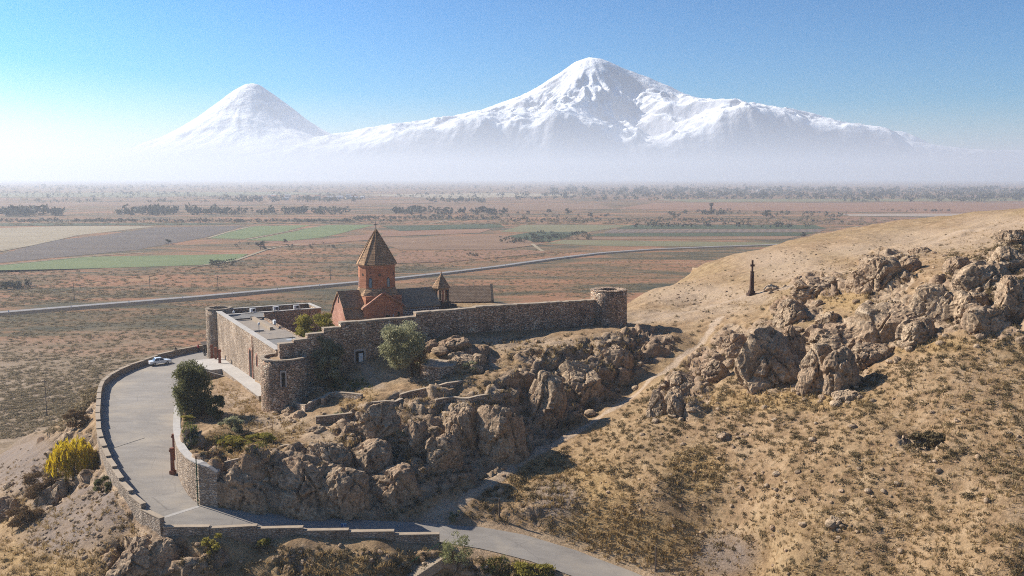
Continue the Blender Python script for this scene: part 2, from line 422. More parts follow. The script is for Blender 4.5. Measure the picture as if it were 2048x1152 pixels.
def ground_material():
    m, nt, b = new_mat('dry_ground', 0.97)
    nb = NB(nt)
    pos = nb.geo('Position')
    k1 = nb.sep(nb.attr('cover')); k2 = nb.sep(nb.attr('cover2'))
    big = nb.noise(nb.map(pos, (0.05,) * 3), 1.0, 5, 0.6)
    mid = nb.noise(pos, 0.45, 6, 0.65)
    fine = nb.noise(pos, 2.6, 6, 0.7)
    grit = nb.noise(pos, 9.0, 4, 0.7)
    soil = nb.ramp(mid, [(0.30, (0.195, 0.122, 0.066)), (0.5, (0.31, 0.203, 0.112)), (0.7, (0.39, 0.275, 0.167))])
    soil = nb.mix(nb.ramp(big, [(0.42, 0), (0.66, 0.75)]), soil, nb.ramp(mid, [(0.3, (0.18, 0.116, 0.056)), (0.7, (0.36, 0.252, 0.128))]))
    soil = nb.mix(0.6, soil, nb.ramp(nb.math('ADD', nb.math('MULTIPLY', fine, 0.5), nb.math('MULTIPLY', grit, 0.5)), [(0.3, 0.2), (0.7, 0.8)]), 'OVERLAY')
    spk = nb.voro(nb.map(pos, (1, 1, .6)), 1.25, 'F1'); spc = nb.sep(nb.voro(nb.map(pos, (1, 1, .6)), 1.25, 'F1', 'Color'))
    sp = nb.math('MULTIPLY', nb.ramp(spk, [(0.18, 1), (0.36, 0)]), nb.ramp(spc[0], [(0.45, 0), (0.6, .75)]))
    soil = nb.mix(sp, soil, (0.15, 0.105, 0.055))
    # straw
    straw = nb.ramp(fine, [(0.25, (0.15, 0.085, 0.025)), (0.5, (0.32, 0.208, 0.092)), (0.75, (0.45, 0.32, 0.165))])
    col = nb.mix(nb.math('MULTIPLY', k1[2], nb.ramp(mid, [(0.35, 0.35), (0.6, 1)])), soil, straw)
    gravel = nb.ramp(grit, [(0.25, (0.10, 0.074, 0.056)), (0.5, (0.215, 0.165, 0.13)), (0.8, (0.36, 0.29, 0.235))])
    col = nb.mix(nb.math('MULTIPLY', k2[0], nb.ramp(mid, [(0.3, 0.5), (0.55, 1)])), col, gravel)
    pale = nb.ramp(nb.math('ADD', nb.math('MULTIPLY', fine, 0.6), nb.math('MULTIPLY', grit, 0.4)), [(0.3, (0.26, 0.185, 0.12)), (0.55, (0.43, 0.325, 0.23)), (0.8, (0.54, 0.43, 0.325))])
    col = nb.mix(nb.math('MULTIPLY', k1[1], nb.ramp(fine, [(0.28, 0.45), (0.5, 1)])), col, pale)
    # rock
    rockn = nb.noise(nb.map(pos, (0.5, 0.5, 1.3)), 1.0, 8, 0.68, 0.6)
    rock = nb.ramp(rockn, [(0.28, (0.125, 0.086, 0.054)), (0.45, (0.28, 0.196, 0.127)), (0.6, (0.40, 0.295, 0.195)), (0.78, (0.53, 0.42, 0.30))])
    rock = nb.mix(nb.ramp(big, [(0.5, 0), (0.65, 0.6)]), rock, (0.30, 0.185, 0.115))
    rk = nb.ramp(nb.math('ADD', k1[0], nb.math('MULTIPLY', nb.math('SUBTRACT', fine, 0.5), 0.5)), [(0.42, 0), (0.58, 1)])
    col = nb.mix(rk, col, rock)
    # plain: reddish, olive and tan scrubland in drifts
    pn = nb.noise(nb.map(pos, (0.006, 0.018, 0.01)), 1.0, 6, 0.62, 0.8)
    pn2 = nb.noise(nb.map(pos, (0.03, 0.09, 0.05)), 1.0, 6, 0.68)
    plain = nb.ramp(nb.math('ADD', nb.math('MULTIPLY', pn, 0.6), nb.math('MULTIPLY', pn2, 0.4)), [(0.38, (0.045, 0.045, 0.026)), (0.45, (0.10, 0.078, 0.04)), (0.51, (0.19, 0.11, 0.052)), (0.57, (0.27, 0.125, 0.062)), (0.66, (0.30, 0.195, 0.095))])
    near = nb.ramp(nb.math('ADD', nb.math('MULTIPLY', pn2, 0.55), nb.math('MULTIPLY', mid, 0.45)), [(0.34, (0.11, 0.085, 0.045)), (0.48, (0.22, 0.155, 0.092)), (0.6, (0.31, 0.23, 0.155)), (0.72, (0.40, 0.315, 0.235))])
    plain = nb.mix(k2[2], plain, near)
    col = nb.mix(k2[1], col, plain)
    nt.links.new(col, b.inputs['Base Color'])
    hgt = nb.math('ADD', nb.math('MULTIPLY', rockn, 0.8), nb.math('ADD', nb.math('MULTIPLY', fine, 0.35), nb.math('MULTIPLY', grit, 0.12)))
    nt.links.new(nb.bump(hgt, 0.8, 0.55), b.inputs['Normal'])
    return m

def build_ground():
    xs = axis(-84, 96, 0.28, -21500, 21500, 1.055)
    ys = axis(72, 186, 0.28, -3000, 21500, 1.055)
    X, Y = np.meshgrid(xs, ys)
    Z = height(X, Y)
    px, py = project(X, Y, Z)
    infr = (Y > 40) & (Y < 330)
    rock = blobs(px, py, [(a, b, c * (1.2 if a > 1250 else 1.0), d * (1.25 if a > 1250 else 1.0)) for a, b, c, d in ROCKS_PX]) * infr
    rock = np.clip(rock * 1.25 - .5 * fbm(X / 5, Y / 5, oct=2, seed=71) * (px > 1250), 0, 1)
    gx = np.gradient(Z, xs, axis=1); gy = np.gradient(Z, ys, axis=0)
    slope = np.hypot(gx, gy)
    sd = poly_sd(X, Y, LOT_POLY)
    fsd = poly_sd(X, Y, FORT_POLY)
    rock = np.maximum(rock, sstep(0.75, 1.15, slope) * infr * ((px < 1080) | (py < 860)) * sstep(0.0, 2.0, fsd) * (Z > 3))
    rock *= sstep(0.1, 0.5, sd) * sstep(-0.5, 1.0, fsd)
    tr = np.zeros(X.shape)
    for (pts, w), st in zip(TRAILS, (1, 1, .8, .8)):
        d = line_d(X, Y, pts) + (fbm(X / 2, Y / 2, oct=2, seed=44) - .5) * 1.0
        tr = np.maximum(tr, (1 - sstep(w * 0.6, w * 1.3, d)) * st)
    rock *= 1 - tr
    pale = np.maximum(blobs(px, py, PALE_PX, 0.6) * infr * 0.6 * (1 - rock), tr)
    pale = np.maximum(pale, (1 - sstep(0.8, 2.2, sd)) * 0.45 * (Y < 140) * (X > -14))
    gravel = blobs(px, py, GRAVEL_PX, 0.5) * infr * (Y < 260)
    straw = blobs(px, py, STRAW_PX, 0.6) * infr
    plainm = 1 - sstep(1.5, 6.0, Z + (fbm(X / 12, Y / 12, oct=2, seed=6) - .5) * 3)
    nearm = 1 - sstep(330, 420, np.hypot(X, Y) + (fbm(X / 40, Y / 40, oct=2, seed=7) - .5) * 120)
    # rough rock: blocks and clefts pushed out of the slope
    sel = rock > 0.02
    x, y, z, r = X[sel], Y[sel], Z[sel], rock[sel]
    nx, ny, nz = -gx[sel], -gy[sel], np.ones(x.shape)
    ln = np.sqrt(nx * nx + ny * ny + nz * nz); nx /= ln; ny /= ln; nz /= ln
    wx = x + (fbm(x / 3, y / 3, z / 3, oct=2, seed=21) - .5) * 2.5
    wy = y + (fbm(x / 3, y / 3, z / 3, oct=2, seed=22) - .5) * 2.5
    f1, f2, idv, tv = voronoi3(wx / 4.6, wy / 3.6, z / 4.6, 3)
    g1, g2, idg, tg = voronoi3(wx / 1.7, wy / 1.5, z / 1.9, 13)
    h1, h2, idh, th_ = voronoi3(x / .75, y / .75, z / .85, 33)
    crack = fbm(x / 2.2 + z / 4, y / 2.2, z / 7, oct=3, seed=29, ridged=True)
    disp = (idv - 0.45) * 2.1 * sstep(0.01, 0.10, f2 - f1) + tv * 2.6 - 0.7 * (1 - sstep(0.0, 0.09, f2 - f1)) \
        + (idg - .5) * 0.6 + tg * 1.1 - 0.25 * (1 - sstep(0, .1, g2 - g1)) + (idh - .5) * .22 + th_ * .4 \
        - 0.45 * sstep(0.80, 0.95, crack) + (fbm(x, y, z, oct=3, seed=23) - .5) * 0.35
    disp = disp * r * sstep(0.3, 1.6, sd[sel]) * np.where(x > 25, .9, 1.0)
    hx = np.hypot(nx, ny)
    X = X.copy(); Y = Y.copy()
    X[sel] = x + nx * disp * 0.8; Y[sel] = y + ny * disp * 0.8; Z[sel] = z + nz * disp
    o = grid_obj('ground', X, Y, Z, ground_material())
    o['kind'] = 'structure'
    n = X.size
    for nm, chans in (('cover', (rock, pale, straw)), ('cover2', (gravel, plainm, nearm))):
        a = o.data.color_attributes.new(nm, 'FLOAT_COLOR', 'POINT')
        c = np.ones((n, 4), np.float32)
        for k, ch in enumerate(chans): c[:, k] = ch.ravel()
        a.data.foreach_set('color', c.ravel())
    return o
GROUND = build_ground()
from mathutils.bvhtree import BVHTree
_bv = None
def _mk_bvh():
    me = GROUND.data
    co = np.empty(len(me.vertices) * 3, np.float32); me.vertices.foreach_get('co', co)
    q = np.empty(len(me.loops), np.int32); me.loops.foreach_get('vertex_index', q)
    co = co.reshape(-1, 3); q = q.reshape(-1, 4)
    ctr = co[q[:, 0]]
    keep = (ctr[:, 0] > -330) & (ctr[:, 0] < 330) & (ctr[:, 1] > 20) & (ctr[:, 1] < 700)
    q = q[keep]; used = np.unique(q); mp = np.full(len(co), -1); mp[used] = np.arange(len(used))
    return BVHTree.FromPolygons(co[used].tolist(), mp[q].tolist())
BVH = _mk_bvh()
def drop(x, y, zmax=200.0):
    """height of the built ground under (x, y)"""
    h = BVH.ray_cast(Vector((x, y, zmax)), Vector((0, 0, -1)))
    return h[0].z if h[0] is not None else 0.0
def hit(px, py):
    """the point of the built ground that the photo shows at this pixel"""
    d = Vector(ray(px, py)).normalized()
    h = BVH.ray_cast(Vector((0, 0, CAM_Z)), d)
    if h[0] is not None: return h[0]
    return Vector(at_z(px, py, 0.0))

# ------------------------------------------------------------------ asphalt of the road and car park
def asphalt_material():
    m, nt, b = new_mat('old_asphalt', 0.9)
    nb = NB(nt); pos = nb.geo('Position')
    a = nb.noise(pos, 0.12, 5, 0.6, 0.4); f = nb.noise(pos, 6.0, 4, 0.7); st = nb.noise(nb.map(pos, (0.25, 0.9, 0.5), (0, 0, 0.4)), 1.0, 5, 0.6)
    c = nb.ramp(nb.math('ADD', nb.math('MULTIPLY', a, 0.45), nb.math('MULTIPLY', st, 0.55)), [(0.3, (0.27, 0.24, 0.21)), (0.5, (0.35, 0.315, 0.275)), (0.7, (0.44, 0.395, 0.34))])
    c = nb.mix(0.5, c, nb.ramp(f, [(0.2, 0.12), (0.8, 0.42)]), 'OVERLAY')
    ck = nb.voro(nb.map(pos, (1, 1, 1)), 0.22, 'DISTANCE_TO_EDGE')
    c = nb.mix(nb.math('MULTIPLY', nb.ramp(ck, [(0.0, .55), (0.012, 0)]), nb.ramp(a, [(0.45, 0), (0.55, 1)])), c, (0.13, 0.115, 0.10))
    pt = nb.sep(nb.voro(nb.map(pos, (0.16, 0.09, .1), (0, 0, .5)), 1.0, 'F1', 'Color'))
    du = nb.noise(pos, 0.07, 4, 0.6, 0.6)
    c = nb.mix(nb.ramp(du, [(0.5, 0), (0.66, .6)]), c, (0.43, 0.36, 0.27))
    c = nb.mix(nb.ramp(pt[0], [(0.72, 0), (0.75, .22)]), c, (0.22, 0.20, 0.18))
    nt.links.new(c, b.inputs['Base Color'])
    nt.links.new(nb.bump(f, 0.3, 0.03), b.inputs['Normal'])
    return m
def fill_poly(name, poly, zf, mat, step=2.0):
    bm = bmesh.new()
    vs_ = []
    P = [np.array(p[:2], float) for p in poly]
    for a, b in zip(P, P[1:] + P[:1]):
        n = max(1, int(np.hypot(*(b - a)) / step))
        for k in range(n): vs_.append(a + (b - a) * k / n)
    vv = [bm.verts.new((p[0], p[1], 0)) for p in vs_]
    f = bm.faces.new(vv)
    bmesh.ops.triangulate(bm, faces=[f])
    bmesh.ops.subdivide_edges(bm, edges=[e for e in bm.edges if e.calc_length() > step * 2], cuts=3, use_grid_fill=False)
    bmesh.ops.triangulate(bm, faces=bm.faces[:])
    for v in bm.verts: v.co.z = zf(v.co.x, v.co.y)
    bmesh.ops.recalc_face_normals(bm, faces=bm.faces[:])
    if sum(f.normal.z for f in bm.faces) < 0: bmesh.ops.reverse_faces(bm, faces=bm.faces[:])
    me = bpy.data.meshes.new(name); bm.to_mesh(me); bm.free()
    for p in me.polygons: p.use_smooth = True
    o = bpy.data.objects.new(name, me); COL.objects.link(o); me.materials.append(mat)
    return o
M_ASPH = asphalt_material()
rz = lambda x, y: float(road_h(np.array([x]), np.array([y]))[0])
fill_poly('car_park_road', LOT_POLY, lambda x, y: rz(x, y) + 0.02, M_ASPH)['kind'] = 'structure'

# ------------------------------------------------------------------ object helpers
def thing(name, label, cat, loc=(0, 0, 0), rot=0.0, group=None):
    o = bpy.data.objects.new(name, None); COL.objects.link(o)
    o.empty_display_size = 0.3
    o.location = loc; o.rotation_euler = (0, 0, rot)
    o['label'] = label; o['category'] = cat
    if group: o['group'] = group
    return o
def tag(o, label, cat, group=None):
    o['label'] = label; o['category'] = cat
    if group: o['group'] = group
    return o
class MB:
    def __init__(s): s.v = []; s.f = []
    def add(s, vs_, fs):
        n = len(s.v); s.v += [tuple(p) for p in vs_]; s.f += [tuple(i + n for i in f) for f in fs]
        return s
    def box(s, x0, x1, y0, y1, z0, z1):
        return s.add([(x0, y0, z0), (x1, y0, z0), (x1, y1, z0), (x0, y1, z0), (x0, y0, z1), (x1, y0, z1), (x1, y1, z1), (x0, y1, z1)],
                     [(0, 3, 2, 1), (4, 5, 6, 7), (0, 1, 5, 4), (1, 2, 6, 5), (2, 3, 7, 6), (3, 0, 4, 7)])
    def hexa(s, b, t):
        """bottom and top quads, counter-clockwise from above"""
        return s.add(list(b) + list(t), [(0, 3, 2, 1), (4, 5, 6, 7), (0, 1, 5, 4), (1, 2, 6, 5), (2, 3, 7, 6), (3, 0, 4, 7)])
    def prism(s, poly, d):
        """extrude a closed 3-D polygon along vector d"""
        n = len(poly); top = [tuple(p[k] + d[k] for k in range(3)) for p in poly]
        fs = [tuple(range(n))[::-1], tuple(range(n, 2 * n))] + [(i, (i + 1) % n, n + (i + 1) % n, n + i) for i in range(n)]
        return s.add(list(poly) + top, fs)
    def lathe(s, prof, n=24, c=(0, 0), ph=0.0, cap0=True, cap1=True):
        vs_ = []; fs = []
        for r, z in prof:
            for k in range(n):
                a = ph + 2 * math.pi * k / n
                vs_.append((c[0] + r * math.cos(a), c[1] + r * math.sin(a), z))
        for j in range(len(prof) - 1):
            for k in range(n):
                a = j * n + k; b = j * n + (k + 1) % n
                fs.append((a, b, b + n, a + n))
        if cap0: fs.append(tuple(range(n))[::-1])
        if cap1: fs.append(tuple(range((len(prof) - 1) * n, len(prof) * n)))
        return s.add(vs_, fs)
    def tube(s, pts, r, n=6):
        pts = [Vector(p) for p in pts]
        rs = r if isinstance(r, (list, tuple)) else [r] * len(pts)
        vs_ = []; fs = []
        for i, p in enumerate(pts):
            d = (pts[min(i + 1, len(pts) - 1)] - pts[max(i - 1, 0)])
            d = d.normalized() if d.length > 1e-9 else Vector((0, 0, 1))
            a = d.orthogonal().normalized() if i == 0 else (a_prev - d * a_prev.dot(d)).normalized()
            a_prev = a
            b = d.cross(a)
            for k in range(n):
                t = 2 * math.pi * k / n
                vs_.append(p + (a * math.cos(t) + b * math.sin(t)) * rs[i])
        for j in range(len(pts) - 1):
            for k in range(n):
                q = j * n + k; w = j * n + (k + 1) % n
                fs.append((q, w, w + n, q + n))
        fs.append(tuple(range(n))[::-1]); fs.append(tuple(range((len(pts) - 1) * n, len(pts) * n)))
        return s.add(vs_, fs)
    def build(s, name, mat, parent=None, smooth=False, fix=True):
        o = mesh_obj(name, s.v, s.f, mat, parent, smooth)
        if fix:
            bm = bmesh.new(); bm.from_mesh(o.data)
            bmesh.ops.recalc_face_normals(bm, faces=bm.faces[:]); bm.to_mesh(o.data); bm.free()
        return o

def rubble_material(name, cols, scale=2.0, joint=(0.10, 0.075, 0.055), warm=0.0):
    """random rubble masonry: uneven stones in mortar"""
    m, nt, b = new_mat(name, 0.95)
    nb = NB(nt); co = nb.coord('Object')
    w = nb.noise(co, 1.1, 3, 0.5, out='Color')
    vec = nt.nodes.new('ShaderNodeVectorMath'); vec.operation = 'MULTIPLY_ADD'
    nt.links.new(w, vec.inputs[0]); vec.inputs[1].default_value = (0.25, 0.25, 0.25); nt.links.new(co, vec.inputs[2])
    v = nb.map(vec.outputs[0], (1, 1, 1.7))
    edge = nb.voro(v, scale, 'DISTANCE_TO_EDGE')
    cell = nb.sep(nb.voro(v, scale, 'F1', 'Color'))
    pick = nb.ramp(cell[0], [(i / (len(cols) - 1), c) for i, c in enumerate(cols)])
    fine = nb.noise(co, 7.0, 5, 0.7)
    big = nb.noise(co, 0.22, 4, 0.6)
    c = nb.mix(nb.ramp(edge, [(0.02, 1), (0.09, 0)]), pick, joint)
    c = nb.mix(0.55, c, nb.ramp(fine, [(0.2, 0.25), (0.8, 0.75)]), 'OVERLAY')
    stn = nb.noise(nb.map(co, (0.5, 0.5, 0.09)), 1.0, 5, 0.65, 0.3)
    c = nb.mix(0.8, c, nb.ramp(nb.math('ADD', nb.math('MULTIPLY', big, .5), nb.math('MULTIPLY', stn, .5)), [(0.35, 0.24), (0.65, 0.74)]), 'OVERLAY')
    nt.links.new(c, b.inputs['Base Color'])
    h = nb.math('ADD', nb.ramp(edge, [(0.0, 0), (0.16, 1)]), nb.math('MULTIPLY', fine, 0.5))
    nt.links.new(nb.bump(h, 0.9, 0.10), b.inputs['Normal'])
    return m
def block_material(name, cols, mortar, bw=0.8, bh=0.38, ms=0.012, var=0.6, rough=0.93, bump=0.5):
    """coursed ashlar: uses x+y so that it runs round corners"""
    m, nt, b = new_mat(name, rough)
    nb = NB(nt); co = nb.coord('Object')
    sx = nt.nodes.new('ShaderNodeSeparateXYZ'); nt.links.new(co, sx.inputs[0])
    cx = nt.nodes.new('ShaderNodeCombineXYZ')
    nt.links.new(nb.math('ADD', sx.outputs[0], sx.outputs[1]), cx.inputs[0]); nt.links.new(sx.outputs[2], cx.inputs[1])
    br = nt.nodes.new('ShaderNodeTexBrick')
    nt.links.new(cx.outputs[0], br.inputs['Vector'])
    for k, v in (('Scale', 1.0), ('Brick Width', bw), ('Row Height', bh), ('Mortar Size', ms), ('Bias', 0.0)):
        br.inputs[k].default_value = v
    br.inputs['Color1'].default_value = (*cols[0], 1); br.inputs['Color2'].default_value = (*cols[1], 1); br.inputs['Mortar'].default_value = (*mortar, 1)
    fine = nb.noise(co, 5.0, 5, 0.7); big = nb.noise(co, 0.35, 4, 0.65)
    st = nb.noise(nb.map(co, (1.2, 1.2, 0.2)), 1.0, 4, 0.6)
    c = nb.mix(0.5 * var, br.outputs['Color'], nb.ramp(fine, [(0.2, 0.22), (0.8, 0.78)]), 'OVERLAY')
    c = nb.mix(var, c, nb.ramp(nb.math('ADD', nb.math('MULTIPLY', big, 0.6), nb.math('MULTIPLY', st, 0.4)), [(0.3, 0.28), (0.7, 0.7)]), 'OVERLAY')
    nt.links.new(c, b.inputs['Base Color'])
    h = nb.math('ADD', nb.math('MULTIPLY', nb.math('SUBTRACT', 1.0, br.outputs['Fac']), 0.6), nb.math('MULTIPLY', fine, 0.4))
    nt.links.new(nb.bump(h, bump, 0.05), b.inputs['Normal'])
    return m
def plain_material(name, col, rough=0.85, var=0.35, scale=3.0, metal=0.0, col2=None):
    m, nt, b = new_mat(name, rough)
    nb = NB(nt); co = nb.coord('Object')
    n = nb.noise(co, scale, 5, 0.65); g = nb.noise(co, scale * 0.15, 3, 0.6)
    c2 = col2 or tuple(x * (1 - var) for x in col)
    c = nb.mix(nb.ramp(nb.math('ADD', nb.math('MULTIPLY', n, 0.55), nb.math('MULTIPLY', g, 0.45)), [(0.32, 0), (0.68, 1)]), c2, col)
    nt.links.new(c, b.inputs['Base Color'])
    b.inputs['Metallic'].default_value = metal
    nt.links.new(nb.bump(n, 0.25, 0.02), b.inputs['Normal'])
    return m

M_RUB = rubble_material('rubble_masonry', [(0.34, 0.225, 0.148), (0.58, 0.42, 0.285), (0.43, 0.27, 0.18), (0.68, 0.53, 0.385), (0.22, 0.145, 0.098)], 2.1)
M_RUBL = rubble_material('pale_rubble_masonry', [(0.37, 0.275, 0.19), (0.50, 0.39, 0.285), (0.30, 0.21, 0.14), (0.57, 0.46, 0.35)], 2.2, (0.22, 0.17, 0.13))
M_COPE = plain_material('stone_coping', (0.42, 0.335, 0.245), 0.9, 0.35, 2.5)
M_CONC = plain_material('pale_concrete', (0.50, 0.46, 0.41), 0.9, 0.3, 1.5)
M_ROOF = plain_material('grey_roof_felt', (0.235, 0.225, 0.21), 0.8, 0.35, 0.9)
M_ROOFT = plain_material('tan_roof_screed', (0.33, 0.28, 0.23), 0.9, 0.3, 0.9)
M_SHEET = plain_material('pale_roof_sheet', (0.42, 0.44, 0.46), 0.5, 0.25, 1.2)
M_SAND = plain_material('sandy_fill', (0.42, 0.29, 0.175), 0.97, 0.4, 1.6)
M_DARK = plain_material('dark_opening', (0.02, 0.018, 0.017), 0.6, 0.3)
M_WHITE = plain_material('white_paint', (0.72, 0.72, 0.70), 0.5, 0.12, 4)
M_METAL = plain_material('grey_metal', (0.22, 0.22, 0.22), 0.5, 0.3, 5, 0.5)
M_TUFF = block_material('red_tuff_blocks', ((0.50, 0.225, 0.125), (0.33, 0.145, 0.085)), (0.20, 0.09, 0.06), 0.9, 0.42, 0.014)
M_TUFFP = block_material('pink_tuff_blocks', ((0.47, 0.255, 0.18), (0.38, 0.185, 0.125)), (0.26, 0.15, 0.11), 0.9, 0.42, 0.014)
M_SLAB = block_material('roof_stone_slabs', ((0.44, 0.275, 0.155), (0.31, 0.195, 0.115)), (0.08, 0.06, 0.05), 0.55, 0.30, 0.02, 0.8, 0.95, 0.8)
M_SLABG = block_material('mossy_roof_slabs', ((0.25, 0.215, 0.16), (0.20, 0.172, 0.13)), (0.09, 0.08, 0.065), 0.7, 0.40, 0.012, 0.6, 0.9, 0.5)
M_TILE = block_material('brown_roof_tiles', ((0.34, 0.245, 0.17), (0.22, 0.15, 0.10)), (0.10, 0.07, 0.05), 0.34, 0.26, 0.03, 0.6)
M_BLACK = block_material('dark_blocks_white_joints', ((0.055, 0.05, 0.05), (0.085, 0.075, 0.07)), (0.55, 0.52, 0.48), 0.66, 0.36, 0.05, 0.3)
M_BASALT = block_material('dark_basalt', ((0.075, 0.062, 0.052), (0.11, 0.085, 0.066)), (0.05, 0.04, 0.035), 0.7, 0.4, 0.015)
M_GLASS, _nt, _b = new_mat('window_glass', 0.08); _b.inputs['Base Color'].default_value = (0.10, 0.20, 0.26, 1); _b.inputs['Specular IOR Level'].default_value = 0.9  # blue base colour stands in for the reflected sky
M_REDST = plain_material('red_pillar_stone', (0.30, 0.115, 0.07), 0.85, 0.4, 2)

# ------------------------------------------------------------------ long fortress wall
def wall_s(px):
    """where the photo column px meets the long wall"""
    u = (px - 1024) / F_PX / 0.988
    # (T1 + E1 s).x = u * (T1 + E1 s).y
    return (u * T1[1] - T1[0]) / (E1[0] - u * E1[1])
def fort_pt(px, py):
    s = wall_s(px); y = T1[1] + E1[1] * s
    return s, at_y(px, py, y)[2]

def build_long_wall():
    o = thing('fortress_wall', 'long shaded rubble stone fortress wall with stepped top facing the cliff', 'wall', (*L(0, 0), 26.0), FORT_ROT)
    secs = [(549, 691, 586, 687), (586, 682, 614, 679), (614, 670, 647, 667), (647, 658.5, 681, 656), (681, 647, 832, 635), (832, 627, 951, 617.5), (951, 615, 1190, 601.5)]
    th = 1.1
    for i, (a, ya, b, yb) in enumerate(secs):
        s0, z0 = fort_pt(a, ya); s1, z1 = fort_pt(b, yb)
        if i == 0: s0 = -0.6
        if i == len(secs) - 1: s1 = WALL_LEN - 2.4
        n = max(1, int((s1 - s0) / 1.3))
        parts = [(s0 + (s1 - s0) * k / n, z0 + (z1 - z0) * k / n) for k in range(n + 1)]
        mb = MB(); cb = MB()
        for (sa, za), (sb, zb) in zip(parts[:-1], parts[1:]):
            ga = min(drop(*L(sa, -1)), drop(*L(sa, 1.5)), drop(*L(sb, -1))) - 1.5 - 26
            mb.hexa([(sa, 0, ga), (sb, 0, ga), (sb, th, ga), (sa, th, ga)], [(sa, 0, za - 26), (sb, 0, zb - 26), (sb, th, zb - 26), (sa, th, za - 26)])
            za += 0.004; zb += 0.004
            j0, j1 = random.uniform(0.04, .15), random.uniform(0.04, .15); za += random.uniform(-.05, .05); zb += random.uniform(-.05, .05); sb -= .012
            cb.hexa([(sa, -j0, za - 26.08), (sb, -j1, zb - 26.08), (sb, th + .08, zb - 26.08), (sa, th + .08, za - 26.08)], [(sa, -j0, za - 26 + .17), (sb, -j1, zb - 26 + .17), (sb, th + .08, zb - 26 + .17), (sa, th + .08, za - 26 + .17)])
        w = mb.build('wall_section', M_RUB, o); cb.build('coping', M_COPE, o)
    # small doorway with a pale frame
    s, zt = fort_pt(718, 702); zb = fort_pt(718, 724)[1]
    w = 0.75
    d = MB().box(s - w, s + w, -0.03, 0.3, zb - 26, zt - 26).build('door', M_DARK, o)
    f = MB().box(s - w - .22, s - w, -0.09, 0.2, zb - 26, zt - 26).box(s + w, s + w + .22, -0.09, 0.2, zb - 26, zt - 26).box(s - w - .22, s + w + .22, -0.095, 0.2, zt - 26, zt - 26 + .3)
    f.build('door_frame', M_CONC, d)
    MB().box(s - .2, s + .55, -0.06, 0.0, zb - 26 + .05, zt - 26 - .35).build('door_leaf', M_WHITE, d)
    # putlog holes
    for k in range(9):
        ss = s + 3 + k * 1.9 + random.uniform(-.5, .5); zz = zt + random.uniform(0.2, 2.4)
        MB().box(ss - .12, ss + .12, -0.012, 0.05, zz - 26, zz - 26 + .2).build('putlog_hole', M_DARK, o)
build_long_wall()

def round_tower(label, s, t, R, z0, z1, floor_drop, floor_mat, mat, seed, wall_t=0.55, top_jit=0.12):
    x, y = L(s, t)
    o = thing('round_tower', label, 'tower', (x, y, z0), FORT_ROT, None)
    n = 40; h = z1 - z0
    rng = random.Random(seed)
    vs_ = []; fs = []
    rows = 9
    for j in range(rows):
        f = j / (rows - 1)
        for k in range(n):
            a = 2 * math.pi * k / n
            r = R * (1.035 - 0.035 * f) + rng.uniform(-.05, .05)
            vs_.append((r * math.cos(a), r * math.sin(a), -2.2 + (h + 2.2) * f + (rng.uniform(-top_jit, top_jit) if j == rows - 1 else 0)))
    for k in range(n):
        a = 2 * math.pi * k / n
        vs_.append(((R - wall_t) * math.cos(a), (R - wall_t) * math.sin(a), h + rng.uniform(-top_jit, top_jit)))
    for k in range(n):
        a = 2 * math.pi * k / n
        vs_.append(((R - wall_t) * math.cos(a), (R - wall_t) * math.sin(a), h - floor_drop - .3))
    for j in range(rows + 1):
        for k in range(n):
            q = j * n + k; w = j * n + (k + 1) % n
            fs.append((q, w, w + n, q + n))
    MB().add(vs_, fs).build('tower_wall', mat, o, True)
    fl = MB()
    m = 8
    for j in range(m):
        pass
    ring = [((R - wall_t + .03) * math.cos(2 * math.pi * k / n), (R - wall_t + .03) * math.sin(2 * math.pi * k / n), h - floor_drop + rng.uniform(-.04, .04)) for k in range(n)]
    ring2 = [(p[0] * .5, p[1] * .5, h - floor_drop + rng.uniform(-.12, .12)) for p in ring]
    fl.add(ring + ring2 + [(0, 0, h - floor_drop)], [(k, (k + 1) % n, n + (k + 1) % n, n + k) for k in range(n)] + [(n + k, n + (k + 1) % n, 2 * n) for k in range(n)])
    fl.build('tower_floor', floor_mat, o, True)
    cp = MB()
    for k in range(n):
        a0 = 2 * math.pi * k / n; a1 = 2 * math.pi * (k + 1) / n - .012
        zz = h + .09 + rng.uniform(-.03, .05)
        q = [(r * math.cos(a), r * math.sin(a)) for r, a in ((R + .07, a0), (R + .07, a1), (R - wall_t - .04, a1), (R - wall_t - .04, a0))]
        cp.hexa([(*p, h - .08) for p in q], [(*p, zz) for p in q])
    cp.build('rim', M_COPE if mat is not M_RUB or seed != 3 else mat, o)
    return o
tw1 = round_tower('near round rubble tower with sandy top standing lowest on the terrace', 0, 0, 3.45, 27.2, 34.7, 0.35, M_SAND, M_RUB, 1)
round_tower('tall round tower at the car park corner of the fortress', 0.6, 51.5, 2.55, 25.4, 35.6, 0.9, M_ROOF, M_RUBL, 2)
round_tower('round stone tower at the right end of the long wall', WALL_LEN, 0.3, 3.35, 34.4, 41.2, 1.6, M_DARK, M_RUB, 3, 1.5, 0.22)
